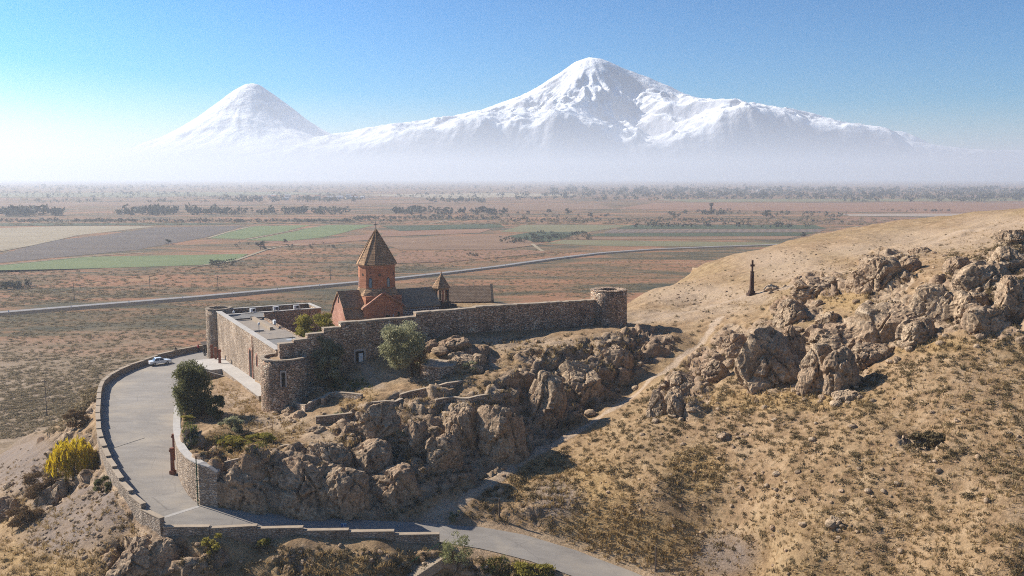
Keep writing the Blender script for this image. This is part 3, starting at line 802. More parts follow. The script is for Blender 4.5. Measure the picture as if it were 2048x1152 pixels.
# slit window with pale frame in the near tower, facing the camera
a = math.atan2(-134 * 1.0, 35.1 * 1.0) - FORT_ROT + math.radians(-2)
cx_, cy_ = 3.5 * math.cos(a), 3.5 * math.sin(a)
tx_, ty_ = -math.sin(a), math.cos(a)
def slab_on(o, name, mat, u0, u1, z0, z1, d0, d1):
    p = lambda u, d: (cx_ + tx_ * u + math.cos(a) * d, cy_ + ty_ * u + math.sin(a) * d)
    q = [p(u0, d1), p(u1, d1), p(u1, d0), p(u0, d0)]
    return MB().hexa([(*r, z0) for r in q], [(*r, z1) for r in q]).build(name, mat, o)
w_ = slab_on(tw1, 'window', M_DARK, -.28, .28, 3.6, 5.7, -.3, .06)
slab_on(w_, 'window_frame', M_CONC, .28, .46, 3.55, 5.8, -.3, .12); slab_on(w_, 'window_frame', M_CONC, -.46, -.28, 3.55, 5.8, -.3, .12); slab_on(w_, 'lintel', M_CONC, -.46, .46, 5.802, 6.0, -.3, .11)

# ------------------------------------------------------------------ monastery wing along the car park (flat roofed)
def build_wing():
    z0 = 25.0
    o = thing('monastery_wing', 'flat roofed stone monastery wing with sunlit outer wall beside the car park', 'building', (*L(0, 0), z0), FORT_ROT)
    zp = 35.2 - z0; zr = 34.35 - z0
    # outer (lit) wall and parapets
    MB().box(-0.35, 0.45, 2.9, 50, -1.5, zp).build('outer_wall', M_RUBL, o)
    MB().box(-0.45, 0.55, 2.95, 49.9, zp + .003, zp + .16).build('parapet_coping', M_CONC, o)
    MB().box(7.2, 7.8, 3.0, 43.0, 2.0, zr + .02).build('courtyard_wall', M_RUB, o)
    MB().box(19.0, 19.5, 43.5, 51.6, 2.0, zp - .05).build('end_wall', M_RUB, o)
    MB().box(7.8, 19.0, 43.3, 43.9, 2.0, zp - .02).build('courtyard_wall', M_RUB, o)
    MB().box(0.45, 19.0, 51.1, 51.7, -1.5, zp - .02).build('back_wall', M_RUB, o)
    MB().box(0.56, 19.55, 43.2, 44.0, zp + .003, zp + .13).build('parapet_coping', M_CONC, o)
    MB().box(0.45, 19.6, 51.0, 51.8, zp + .003, zp + .13).build('parapet_coping', M_CONC, o)
    MB().box(18.9, 19.6, 44.0, 51.0, zp + .003, zp + .13).build('parapet_coping', M_CONC, o)
    # flat roofs, in three fields
    MB().box(0.45, 7.2, 1.2, 17.5, zr - .3, zr).build('roof', M_ROOF, o)
    MB().box(0.45, 7.2, 17.5, 26.0, zr - .3, zr + .08).build('roof', M_ROOFT, o)
    MB().box(0.45, 7.2, 26.0, 43.2, zr - .3, zr - .25).build('roof', M_ROOFT, o)
    MB().box(0.45, 19.0, 43.9, 51.1, zr - .3, zr - .1).build('roof', M_ROOF, o)
    MB().box(0.5, 3.4, 25.95, 26.35, zr - .2, zr + .35).build('roof_kerb', M_CONC, o)
    MB().box(5.0, 5.6, 28, 43.1, zr - .24, zr + .35).build('roof_kerb', M_COPE, o)
    # pale sheet roof sloping to the courtyard
    MB().hexa([(7.0, 9, zr - .1), (10.2, 9, zr - 1.0), (10.2, 18, zr - 1.0), (7.0, 18, zr - .1)], [(7.0, 9, zr + .06), (10.2, 9, zr - .9), (10.2, 18, zr - .9), (7.0, 18, zr + .06)]).build('lean_to_roof', M_SHEET, o)
    MB().box(6.75, 7.05, 7.5, 19, zr + .003, zr + .22).build('roof_kerb', M_COPE, o)
    for k in range(3):
        MB().box(4.6 + k * .1, 6.4, 5.0 + k * 5, 6.6 + k * 5, zr + .004, zr + .02).build('roof_patch', M_SHEET, o)
    # arched door and windows in the lit outer wall
    def arch(name, t, zb, w, h, mat=M_DARK, par=o, off=-.37):
        pts = [(off, t - w / 2, zb), (off, t + w / 2, zb), (off, t + w / 2, zb + h - w / 2)]
        for k in range(1, 8):
            an = math.pi * k / 8
            pts.append((off, t + w / 2 * math.cos(an), zb + h - w / 2 + w / 2 * math.sin(an)))
        pts.append((off, t - w / 2, zb + h - w / 2))
        return MB().prism(pts, (.12, 0, 0)).build(name, mat, par)
    def fr(t, zb, w, h, par):
        a = MB()
        n = 9
        outer = [(t + (w / 2 + .28) * math.cos(math.pi * k / n), zb + h - w / 2 + (w / 2 + .28) * math.sin(math.pi * k / n)) for k in range(n + 1)]
        inner = [(t + (w / 2) * math.cos(math.pi * k / n), zb + h - w / 2 + (w / 2) * math.sin(math.pi * k / n)) for k in range(n + 1)]
        outer = [(t + w / 2 + .28, zb)] + outer + [(t - w / 2 - .28, zb)]; inner = [(t + w / 2, zb)] + inner + [(t - w / 2, zb)]
        for i in range(len(outer) - 1):
            a.prism([(-.42, *outer[i]), (-.42, *outer[i + 1]), (-.42, *inner[i + 1]), (-.42, *inner[i])], (.1, 0, 0))
        return a.build('arch_surround', M_TUFFP, par)
    d = arch('door', 20.5, 2.2, 1.9, 5.2); fr(20.5, 2.2, 1.9, 5.2, d)
    for t, zb in ((16.0, 5.2), (11.5, 5.0), (8.0, 5.0)):
        wd = arch('window', t, zb, .75, 2.0); fr(t, zb, .75, 2.0, wd)
    MB().tube([(-.5, 18.4, 1.8), (-.5, 18.4, zp - .2)], .08).build('downpipe', M_REDST, o)
    return o
WING = build_wing()
def roof_item(name, label, cat, s, t, z, w, d, h, mat, group=None):
    o = thing(name, label, cat, (*L(s, t), z), FORT_ROT, group)
    return o
def ac_unit(s, t, z, label, turn=0.0):
    o = thing('air_conditioner', label, 'air conditioner', (*L(s, t), z), FORT_ROT + turn, 'units on the monastery roof')
    MB().box(-.55, .55, -.22, .22, .12, .85).build('casing', M_WHITE, o)
    MB().lathe([(.27, -.0), (.27, .02)], 16).build('fan_grille', M_DARK, o)
    g = o.children[-1]; g.rotation_euler = (math.pi / 2, 0, 0); g.location = (.15, -.222, .5)
    MB().box(-.45, -.35, -.2, .2, 0, .12).build('foot', M_METAL, o); MB().box(.35, .45, -.2, .2, 0, .12).build('foot', M_METAL, o)
ZR = 34.35
ac_unit(14.4, 43.6, 35.34, 'white air conditioner on the back parapet nearer the far corner', .0)
ac_unit(10.2, 43.6, 35.34, 'white air conditioner at the middle of the back parapet')
ac_unit(5.6, 43.6, 35.34, 'wide white unit standing on the parapet toward the tall tower', .2)
ac_unit(6.5, 30.5, 34.72, 'white air conditioner on the roof kerb beside the courtyard', 1.5)
def roof_pole(s, t, h, label, cat, top):
    o = thing('roof_pole', label, cat, (*L(s, t), ZR), FORT_ROT)
    MB().tube([(0, 0, -.3), (0, 0, h)], .06).build('mast', M_METAL, o)
    if top == 'cowl': MB().lathe([(.09, h - .1), (.22, h), (.22, h + .25), (.05, h + .4)], 10).build('cowl', M_WHITE, o)
    else: MB().tube([(-.5, 0, h - .2), (.5, 0, h - .2)], .03).build('crossbar', M_METAL, o)
roof_pole(2.2, 24.5, 1.6, 'vent pipe with white cowl on the tan flat roof', 'vent pipe', 'cowl')
roof_pole(3.6, 8.0, 1.9, 'thin antenna mast on the grey roof near the low tower', 'antenna', 'bar')
roof_pole(2.4, 46.0, .9, 'short white vent behind the back parapet', 'vent pipe', 'cowl')

# ------------------------------------------------------------------ church
def build_church():
    CZ = 33.2
    s0, t0 = 27.8, 33.0
    o = thing('church', 'red tuff church with cone topped drum inside the fortress', 'church', (*L(s0, t0), CZ), FORT_ROT)
    z = lambda v: v - CZ
    ez, rz_ = z(36.8), z(39.7)
    B = -1.5
    # left arm: sunlit pink gable, roof, lean-to
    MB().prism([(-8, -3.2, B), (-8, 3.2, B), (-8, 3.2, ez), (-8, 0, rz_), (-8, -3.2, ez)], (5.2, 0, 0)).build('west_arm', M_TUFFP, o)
    def gable_roof_x(x0, x1, yc, hw, e, r, mat, th=.22, over=.3):
        k = (r - e) / hw
        for sg in (-1, 1):
            p = [(x0, yc, r), (x0, yc + sg * (hw + over), e - k * over), (x0, yc + sg * (hw + over), e - k * over + th), (x0, yc, r + th)]
            MB().prism(p, (x1 - x0, 0, 0)).build('roof', mat, o)
    def gable_roof_y(y0, y1, xc, hw, e, r, mat, th=.22, over=.3):
        k = (r - e) / hw
        for sg in (-1, 1):
            p = [(xc, y0, r), (xc + sg * (hw + over), y0, e - k * over), (xc + sg * (hw + over), y0, e - k * over + th), (xc, y0, r + th)]
            MB().prism(p, (0, y1 - y0, 0)).build('roof', mat, o)
    gable_roof_x(-8.25, -1.5, 0, 3.2, ez, rz_, M_SLAB, over=.1)
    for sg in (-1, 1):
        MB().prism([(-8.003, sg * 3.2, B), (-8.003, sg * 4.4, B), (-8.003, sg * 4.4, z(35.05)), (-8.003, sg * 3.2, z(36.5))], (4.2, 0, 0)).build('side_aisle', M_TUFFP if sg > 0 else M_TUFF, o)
        MB().prism([(-8.25, sg * 3.15, z(36.52)), (-8.25, sg * 4.65, z(34.78)), (-8.25, sg * 4.65, z(34.98)), (-8.25, sg * 3.15, z(36.72))], (4.3, 0, 0)).build('aisle_roof', M_SLAB, o)
    MB().box(-8.06, -7.9, -.18, .18, z(37.6), z(38.8)).build('slit_window', M_DARK, o)
    # front arm gable facing the camera and its opposite
    for sg in (-1, 1):
        MB().prism([(-4.5, sg * 4.6, B), (3.7, sg * 4.6, B), (3.7, sg * 4.6, z(36.7)), (-.4, sg * 4.6, z(39.4)), (-4.5, sg * 4.6, z(36.7))], (0, -sg * 4.0, 0)).build('cross_arm', M_TUFF, o)
    gable_roof_y(-4.85, 4.85, -.4, 4.1, z(36.7), z(39.4), M_SLAB, .2, .3)
    for sg in (-1, 1):   # raised pale rake edge
        MB().prism([(-.4, -5.02, z(39.4) + .16), (-.4 + sg * 4.5, -5.02, z(36.44) + .16), (-.4 + sg * 4.5, -5.02, z(36.44) + .45), (-.4, -5.02, z(39.4) + .45)], (0, .5, 0)).build('rake_stone', M_TUFFP, o)
    d = MB().box(.0, .9, -4.64, -4.5, B, z(35.2)).build('door', M_DARK, o)
    MB().box(-.2, 0, -4.68, -4.5, B, z(35.4)).box(.9, 1.1, -4.68, -4.5, B, z(35.4)).box(-.2, 1.1, -4.685, -4.5, z(35.2), z(35.42)).build('door_frame', M_TUFFP, d)
    MB().box(2.5, 2.9, -4.63, -4.5, z(34.6), z(35.6)).build('slit_window', M_DARK, o)
    MB().tube([(1.5, -4.75, B), (1.5, -4.75, z(35.3))], .07).build('pipe', M_WHITE, o)
    # nave to the right: mossy roof, dark block wall with white joints
    MB().prism([(2.6, -3.6, B), (2.6, 3.6, B), (2.6, 3.6, z(36.4)), (2.6, 0, z(39.4)), (2.6, -3.6, z(36.4))], (9.4, 0, 0)).build('nave', M_BLACK, o)
    gable_roof_x(2.4, 12.2, 0, 3.6, z(36.4), z(39.4), M_SLABG, .18, .35)
    MB().box(2.8, 12.05, -3.72, -3.6, z(36.0), z(36.25)).build('cornice', M_COPE, o)
    # crossing base, skirt and twelve-sided drum
    MB().box(-3.75, 3.75, -3.75, 3.75, z(35), z(38.9)).build('crossing', M_TUFF, o)
    ph = math.radians(-90 + 8.5 - 5) - FORT_ROT      # a facet edge of the drum five degrees left of the camera
    n = 12
    rg = [(3.68 * math.cos(ph + 2 * math.pi * k / n), 3.68 * math.sin(ph + 2 * math.pi * k / n)) for k in range(n)]
    sq = []
    for x, y in rg:
        mx = max(abs(x), abs(y)); sq.append((x / mx * 3.85, y / mx * 3.85))
    MB().add([(*p, z(38.92)) for p in sq] + [(*p, z(40.3)) for p in rg], [(k, (k + 1) % n, n + (k + 1) % n, n + k) for k in range(n)]).build('skirt_roof', M_SLAB, o)
    MB().lathe([(3.64, z(39)), (3.64, z(44.75))], n, ph=ph).build('drum', M_TUFF, o)
    dr = o.children[-1]
    MB().lathe([(3.72, z(44.5)), (3.84, z(44.76)), (3.84, z(44.9))], n, ph=ph).build('cornice', M_TUFFP, dr)
    cone = MB().lathe([(4.0, z(44.85)), (4.02, z(45.05)), (2.05, z(48.55)), (.16, z(51.65)), (.10, z(51.9))], n, ph=ph).build('cone_roof', M_SLAB, o)
    for k in range(n):
        a_ = ph + 2 * math.pi * k / n
        MB().tube([(4.03 * math.cos(a_), 4.03 * math.sin(a_), z(45.0)), (2.06 * math.cos(a_), 2.06 * math.sin(a_), z(48.58)), (.16 * math.cos(a_), .16 * math.sin(a_), z(51.68))], .085, 5).build('roof_rib', M_SLAB, cone)
    cr = MB().tube([(0, 0, z(51.8)), (0, 0, z(53.35))], .07)
    ca, sa = math.cos(-FORT_ROT), math.sin(-FORT_ROT)
    cr.tube([(-.38 * ca, -.38 * sa, z(52.75)), (.38 * ca, .38 * sa, z(52.75))], .065).build('cross', M_METAL, o)
    for k in range(n):
        an = ph + 2 * math.pi * (k + .5) / n
        ap = 3.64 * math.cos(math.pi / n)
        c, s_ = math.cos(an), math.sin(an)
        P = lambda u, d, zz: (c * (ap + d) - s_ * u, s_ * (ap + d) + c * u, zz)
        def arch(w, zb, h, d0, d1, name, mat, par):
            pts = [P(-w / 2, d0, zb), P(w / 2, d0, zb)] + [P(w / 2 * math.cos(math.pi * i / 8), d0, zb + h - w / 2 + w / 2 * math.sin(math.pi * i / 8)) for i in range(9)]
            return MB().prism(pts, (c * (d1 - d0), s_ * (d1 - d0), 0)).build(name, mat, par)
        if k % 2 == 1:
            w = arch(.78, z(40.45), 2.0, -.1, .03, 'window', M_BASALT, dr)
            arch(.5, z(40.55), 1.8, -.05, .05, 'window_pane', M_GLASS, dr)
        else:
            pts = [P(.27 * math.cos(math.pi * i / 6), .03, z(43.0) + .27 * math.sin(math.pi * i / 6)) for i in range(12)]
            MB().prism(pts, (-c * .1, -s_ * .1, 0)).build('medallion', M_BASALT, dr)
    # belfry
    bx, by = 13.75, -.9
    bt = MB().box(bx - 1.8, bx + 2.7, by - 1.7, by + 1.7, B, z(35.9)).box(bx - 1.5, bx + 1.5, by - 1.4, by + 1.4, z(35.9), z(36.55)).build('belfry_base', M_BASALT, o)
    for k in range(6):
        an = 2 * math.pi * (k + .3) / 6
        x, y = bx + 1.38 * math.cos(an), by + 1.38 * math.sin(an)
        MB().lathe([(.30, z(36.5)), (.30, z(36.75)), (.22, z(36.85)), (.21, z(38.7)), (.32, z(38.85)), (.32, z(39.05))], 10, (x, y)).build('column', M_BASALT if k % 2 else M_TUFF, bt)
    MB().lathe([(1.68, z(39.02)), (1.7, z(39.3)), (2.0, z(39.36)), (2.0, z(39.46)), (.12, z(42.3)), (.13, z(42.45)), (.03, z(42.95))], 8, (bx, by)).build('belfry_roof', M_SLAB, bt)
    return o
build_church()
def build_hall():
    x, y, z0 = at_y(988, 602, 188.0); CZ = 33.0
    o = thing('stone_hall', 'low brown hall with pale tiled roof behind the belfry', 'building', (x, y, CZ), math.radians(5))
    z = lambda v: v - CZ
    x0, x1 = -11.5, -.6
    MB().box(x0, x1, .4, 7.6, -3, z(35.6)).build('wall', M_TUFF, o)
    for sg in (-1, 1):
        MB().prism([(x0 - .2, 4, z(38.5)), (x0 - .2, 4 + sg * 4.1, z(35.55)), (x0 - .2, 4 + sg * 4.1, z(35.75)), (x0 - .2, 4, z(38.7))], (x1 - x0 + .2, 0, 0)).build('roof', M_TILE, o)
    MB().prism([(x1, -.3, z(34.8)), (x1, 8.3, z(34.8)), (x1, 8.3, z(36.0)), (x1, 4, z(39.05)), (x1, -.3, z(36.0))], (.55, 0, 0)).build('end_parapet', M_BASALT, o)
    for k in range(3):
        MB().box(x0 + 2 + k * 2.8, x0 + 2.5 + k * 2.8, .37, .5, z(34.3), z(35.0)).build('window', M_DARK, o)
build_hall()

# ------------------------------------------------------------------ walls beside the car park and road
def offset_line(pts, d):
    """shift a polyline sideways: +d to the left of its direction"""
    out = []
    for i, p in enumerate(pts):
        a = np.array(pts[max(i - 1, 0)]); b = np.array(pts[min(i + 1, len(pts) - 1)])
        t = (b - a) / (np.hypot(*(b - a)) + 1e-9)
        out.append((p[0] - t[1] * d, p[1] + t[0] * d))
    return out
def resample(pts, step):
    P = [np.array(p[:2], float) for p in pts]
    seg = [np.hypot(*(b - a)) for a, b in zip(P[:-1], P[1:])]
    cum = np.concatenate([[0], np.cumsum(seg)]); n = max(1, int(round(cum[-1] / step)))
    q = np.linspace(0, cum[-1], n + 1)
    return [(float(np.interp(v, cum, [p[0] for p in P])), float(np.interp(v, cum, [p[1] for p in P]))) for v in q]
M_PARA = rubble_material('parapet_stone', [(0.31, 0.245, 0.185), (0.40, 0.325, 0.25), (0.25, 0.19, 0.14), (0.45, 0.375, 0.295)], 2.4, (0.22, 0.18, 0.14))
def parapet(label, pxs, step, th, up, first_long=0):
    pts = [on_road(*q)[:2] for q in pxs]
    pts = resample(pts, step)
    outer = offset_line(pts, -th)          # lot lies to the left of travel
    if poly_sd(np.array([outer[2][0]]), np.array([outer[2][1]]), LOT_POLY)[0] < 0: outer = offset_line(pts, th)
    o = thing('parapet_wall', label, 'wall', (pts[0][0], pts[0][1], rz(*pts[0])), 0)
    ox, oy, oz = o.location
    for i in range(len(pts) - 1):
        (ax, ay), (bx, by), (cx, cy), (dx, dy) = pts[i], pts[i + 1], outer[i + 1], outer[i]
        k = 0.008
        bx, by = bx + (ax - bx) * k, by + (ay - by) * k; cx, cy = cx + (dx - cx) * k, cy + (dy - cy) * k
        top = max(rz(ax, ay), rz(bx, by)) + up + random.uniform(-.06, .06)
        bot = min(ground_z(cx, cy), ground_z(dx, dy), ground_z(cx * 2 - bx, cy * 2 - by), rz(bx, by)) - 1.2
        q = [(ax - ox, ay - oy), (bx - ox, by - oy), (cx - ox, cy - oy), (dx - ox, dy - oy)]
        MB().hexa([(*p, bot - oz) for p in q], [(*p, top - oz) for p in q]).build('wall_section', M_PARA, o)
        m_ = [((q[0][0] + q[2][0]) / 2, (q[0][1] + q[2][1]) / 2)]
        e = 1.12
        cxm = sum(p[0] for p in q) / 4; cym = sum(p[1] for p in q) / 4
        g = [(cxm + (p[0] - cxm) * (1.0) + (p[0] - cxm) * 0, cym + (p[1] - cym)) for p in q]
        # coping a little wider than the wall
        inn = [(g[0][0] + (g[0][0] - g[3][0]) * .1, g[0][1] + (g[0][1] - g[3][1]) * .1), (g[1][0] + (g[1][0] - g[2][0]) * .1, g[1][1] + (g[1][1] - g[2][1]) * .1),
               (g[2][0] + (g[2][0] - g[1][0]) * .1, g[2][1] + (g[2][1] - g[1][1]) * .1), (g[3][0] + (g[3][0] - g[0][0]) * .1, g[3][1] + (g[3][1] - g[0][1]) * .1)]
        MB().hexa([(*p, top - oz + .003) for p in inn], [(*p, top - oz + .11) for p in inn]).build('coping', M_COPE, o)
parapet('stone parapet curving round the outer left edge of the car park', LOT_LEFT, 4.4, 0.55, 1.0)
parapet('stepped low stone wall along the lower edge of the road', [(330, 1061)] + ROAD_LOW[:5], 5.2, 0.6, 0.55)

def line_wall(o, name, pts, zb, zt, th, mat, side=1):
    """continuous wall along a world polyline; zb, zt lists"""
    out = offset_line(pts, th * side)
    ox, oy, oz = o.location
    mb = MB()
    n = len(pts)
    vs_ = []
    for (x, y), (u, w), b, t in zip(pts, out, zb, zt):
        vs_ += [(x - ox, y - oy, b - oz), (u - ox, w - oy, b - oz), (u - ox, w - oy, t - oz), (x - ox, y - oy, t - oz)]
    fs = [(0, 1, 2, 3), tuple(4 * (n - 1) + k for k in (3, 2, 1, 0))]
    for i in range(n - 1):
        for k in range(4):
            fs.append((4 * i + k, 4 * (i + 1) + k, 4 * (i + 1) + (k + 1) % 4, 4 * i + (k + 1) % 4))
    return mb.add(vs_, fs).build(name, mat, o)
def retaining():
    pts, zt = RET, RET_ZT
    o = thing('retaining_wall', 'tall curved pale stone retaining wall between the car park and the terrace', 'wall', (*pts[3], 22.0))
    side = 1 if poly_sd(*[np.array([v]) for v in offset_line(pts, .5)[4]], LOT_POLY)[0] > 0 else -1
    line_wall(o, 'wall', pts, [rz(*p) - .8 for p in pts], zt, 0.9, M_RUBL, side)
    pin = offset_line(pts, -.06 * side)
    line_wall(o, 'coping', pin, [z + .003 for z in zt], [z + .14 for z in zt], 1.0, M_CONC, side)
    return side
RSIDE = retaining()

def low_wall(name, label, cat, px, top, th=0.45, mat=None, cope=None, depth=1.6, group=None):
    """low stone wall standing on the built ground along photo pixels; top = height over ground"""
    P = [hit(*q) for q in px]
    pts = resample([(p.x, p.y) for p in P], 1.4)
    z = [drop(*p) for p in pts]
    zt = []
    for i in range(len(z)):
        zt.append(sum(z[max(0, i - 2):i + 3]) / len(z[max(0, i - 2):i + 3]) + top)
    o = thing(name, label, cat, (*pts[0], z[0]), 0, group)
    line_wall(o, 'wall', pts, [min(a - depth, b - top - depth) for a, b in zip(z, zt)], zt, th, mat or M_RUBL)
    line_wall(o, 'coping', offset_line(pts, -.04), [a + .003 for a in zt], [a + .1 for a in zt], th + .08, cope or M_COPE)
    return o
low_wall('terrace_wall', 'low stone edging wall along the terrace brink above the road cliff', 'wall', [(448, 932), (480, 926), (520, 905), (560, 892), (610, 888)], 0.25, 0.4)
low_wall('garden_wall', 'low planter wall at the foot of the near round tower', 'wall', [(580, 812), (612, 826), (632, 812), (650, 800)], 0.9)
low_wall('garden_wall', 'short planter wall right of the channel below the near tower', 'wall', [(632, 848), (668, 846), (705, 838)], 1.0)
low_wall('garden_wall', 'upper planter wall beneath the small trees', 'wall', [(648, 812), (664, 795), (690, 797), (722, 798)], 0.8)
low_wall('garden_wall', 'little wall beside the steps of the channel under the shrubs', 'wall', [(612, 792), (628, 780), (645, 785)], 0.8)
low_wall('terrace_wall', 'shaded retaining wall under the path in front of the big tree', 'wall', [(800, 796), (850, 786), (900, 775), (925, 766)], 0.5, 0.5, M_RUB)
low_wall('terrace_wall', 'curved dry stone ledge wall on the cliff below the tree', 'wall', [(872, 806), (905, 806), (940, 806), (972, 802), (990, 792)], 0.7, 0.5, M_RUBL)
low_wall('terrace_wall', 'small stone ledge wall on the rocky spur below the path', 'wall', [(735, 808), (760, 815), (790, 812), (806, 802)], 0.6, 0.5, M_RUBL)

# round stone platform under the big tree
def round_platform():
    p = hit(878, 756)
    o = thing('round_platform', 'dark round stone platform with pale flat top behind the leaning tree', 'platform', (p.x, p.y + 2.6, p.z), 0)
    n = 28; rng = random.Random(4)
    prof = [(3.2, -1.2), (3.2, .8), (3.15, 1.75)]
    MB().lathe(prof, n).build('drum_wall', M_RUB, o)
    MB().lathe([(3.3, 1.752), (3.3, 1.9)], n).build('top_slab', M_COPE, o)
round_platform()

# pale walkway along the sunlit wall, with staircase
def walkway():
    z = 27.9
    o = thing('walkway', 'pale concrete walkway slab along the foot of the sunlit wall', 'walkway', (*L(-1.6, 12), 26.0), FORT_ROT)
    MB().hexa([(-1.4, -8, -2), (1.2, -8, -2), (1.2, 20, -2), (-1.4, 20, -2)], [(-1.4, -8, 1.9), (1.2, -8, 1.9), (1.2, 20, 1.0), (-1.4, 20, 1.0)]).build('base', M_RUBL, o)
    MB().hexa([(-1.5, -8.1, 1.903), (1.19, -8.1, 1.903), (1.19, 20, 1.003), (-1.5, 20, 1.003)], [(-1.5, -8.1, 2.02), (1.19, -8.1, 2.02), (1.19, 20, 1.12), (-1.5, 20, 1.12)]).build('slab', M_CONC, o)
    MB().hexa([(-5.0, 20.01, -2), (1.2, 20.01, -2), (1.2, 33, -2), (-5.0, 33, -2)], [(-5.0, 20.01, 1.0), (1.2, 20.01, 1.0), (1.2, 33, .55), (-5.0, 33, .55)]).build('landing', M_CONC, o)
    st = thing('stone_staircase', 'small stone staircase with sloping side walls below the walkway', 'stairs', (*L(-6.6, 31), 25.4), FORT_ROT + math.radians(90))
    n = 9
    for k in range(n):
        MB().box(-1.1, 1.1, -.35 * (n - k), -.35 * (n - k) + .36, -1, 1.55 * (k + 1) / n).build('step', M_COPE, st) if False else MB().box(-1.1, 1.1, -.34 * k - .34, -.34 * k - .002, -1, 1.6 - 1.55 * k / n).build('step', M_COPE, st)
    for sg in (-1, 1):
        x0, x1 = (1.1, 1.5) if sg > 0 else (-1.5, -1.1)
        MB().hexa([(x0, -3.6, -1), (x1, -3.6, -1), (x1, .6, -1), (x0, .6, -1)], [(x0, -3.6, .6), (x1, -3.6, .6), (x1, .6, 2.3), (x0, .6, 2.3)]).build('side_wall', M_RUBL, st)
        MB().hexa([(x0 - .05, -3.65, .603), (x1 + .05, -3.65, .603), (x1 + .05, .6, 2.303), (x0 - .05, .6, 2.303)], [(x0 - .05, -3.65, .72), (x1 + .05, -3.65, .72), (x1 + .05, .6, 2.42), (x0 - .05, .6, 2.42)]).build('coping', M_CONC, st)
walkway()

# red stone pillars
def pillar(px, py, h, label, lean=0.0):
    x, y, z = on_road(px, py) if px < 360 else tuple(hit(px, py))
    o = thing('stone_pillar', label, 'pillar', (x, y, z), random.uniform(-.2, .2), 'red carved stone pillars')
    MB().box(-.34, .34, -.34, .34, -.3, .5).build('base', M_REDST, o)
    MB().hexa([(-.2, -.2, .5), (.2, -.2, .5), (.2, .2, .5), (-.2, .2, .5)], [(-.17, -.17, h - .5), (.17, -.17, h - .5), (.17, .17, h - .5), (-.17, .17, h - .5)]).build('shaft', M_REDST, o)
    MB().box(-.28, .28, -.28, .28, h - .5, h - .22).box(-.22, .22, -.22, .22, h - .22, h).build('capital', M_REDST, o)
pillar(346, 948, 3.6, 'nearer red stone pillar against the curved retaining wall')
pillar(350, 918, 3.6, 'farther red stone pillar against the curved retaining wall')
pillar(440, 733, 3.3, 'red pillar nearest the staircase by the tall tower')
pillar(432, 728, 3.3, 'middle one of the three red pillars by the tall tower')
pillar(424, 722, 3.3, 'red pillar nearest the dark canopy by the tall tower')

# dark canopy at the far end of the car park
def canopy():
    x, y, z = on_road(418, 713)
    o = thing('canopy', 'small dark roofed shelter beside the tall tower', 'shelter', (x, y + 2, z), FORT_ROT)
    for sx in (-1.5, 1.5):
        for sy in (-1, 1): MB().box(sx - .08, sx + .08, sy - .08, sy + .08, -.4, 2.3).build('post', M_METAL, o)
    MB().hexa([(-2, -1.5, 2.3), (2, -1.5, 2.3), (2, 1.5, 2.5), (-2, 1.5, 2.5)], [(-2, -1.5, 2.45), (2, -1.5, 2.45), (2, 1.5, 2.65), (-2, 1.5, 2.65)]).build('roof', M_BASALT, o)
    MB().box(-1.42, 1.42, .95, 1.05, 0.2, 2.2).build('back_panel', M_BASALT, o)
canopy()
# concrete strip across the road, joints
def strip(name, a, b, w, mat, lift=.03):
    A, B = np.array(on_road(*a)), np.array(on_road(*b))
    d = (B - A)[:2]; n = np.array([-d[1], d[0]]) / np.hypot(*d) * w / 2
    k = 12; mb = MB(); vs_ = []; fs = []
    for i in range(k + 1):
        p = A[:2] + d * i / k
        for sgn in (-1, 1):
            q = p + n * sgn; vs_.append((q[0], q[1], rz(q[0], q[1]) + lift))
    fs = [(2 * i, 2 * i + 2, 2 * i + 3, 2 * i + 1) for i in range(k)]
    o = mb.add(vs_, fs).build(name, mat)
    o['kind'] = 'structure'
strip('road_drain_strip', (398, 1013), (312, 1040), .5, M_CONC)
strip('road_joint', (222, 898), (290, 876), .16, plain_material('tar_joint', (0.09, 0.085, 0.08)))

# green gate post and rusty handrail on the retaining wall
M_GREEN = plain_material('green_paint', (0.03, 0.12, 0.06), 0.5, 0.4, 6)
M_RUST = plain_material('rusty_steel', (0.20, 0.085, 0.04), 0.8, 0.5, 8)
def rail():
    x, y, z = on_road(397, 1010)
    o = thing('gate_post', 'tall green metal post against the corner of the retaining wall', 'post', (x, y - .15, z), 0)
    MB().tube([(0, 0, -.2), (0, 0, 6.0)], .07).build('post', M_GREEN, o)
    MB().tube([(0, 0, 5.95), (0.0, 0.0, 6.3)], .09).build('cap', M_RUST, o)
    for k in range(6): MB().box(-.12, .12, -.02, .02, .6 + k * .85, .72 + k * .85).build('hinge', M_GREEN, o)
    pts = [hit(*q) for q in [(415, 912), (452, 898), (492, 880), (545, 862)]]
    r = thing('handrail', 'thin rusty handrail climbing across the dry terrace', 'railing', tuple(pts[0]), 0)
    b = pts[0]
    for p in pts: MB().tube([p - b + Vector((0, 0, -.3)), p - b + Vector((0, 0, 1.05))], .045).build('post', M_RUST, r)
    for zz in (1.0, .55): MB().tube([p - b + Vector((0, 0, zz)) for p in pts], .035).build('rail', M_RUST, r)
rail()
# blue sign by the road wall
def sign():
    x, y, z = on_road(687, 1063)
    o = thing('blue_sign', 'small blue square sign standing on the road by the low wall', 'sign', (x, y + .3, z), 0)
    MB().tube([(0, 0, -.2), (0, 0, .5)], .04).build('post', M_METAL, o)
    pb = plain_material('sign_blue', (0.04, 0.13, 0.30), 0.5, 0.15)
    b = MB().box(-.32, .32, -.03, .03, .25, .85).build('board', pb, o)
    mb = MB().lathe([(.05, 0), (.05, .01)], 10)
    s = MB().box(-.07, -.01, -.036, -.031, .42, .66).box(-.07, .1, -.036, -.031, .48, .53).box(.06, .11, -.036, -.031, .38, .50).box(-.08, .0, -.036, -.031, .69, .76)
    s.build('symbol', M_WHITE, b)
sign()
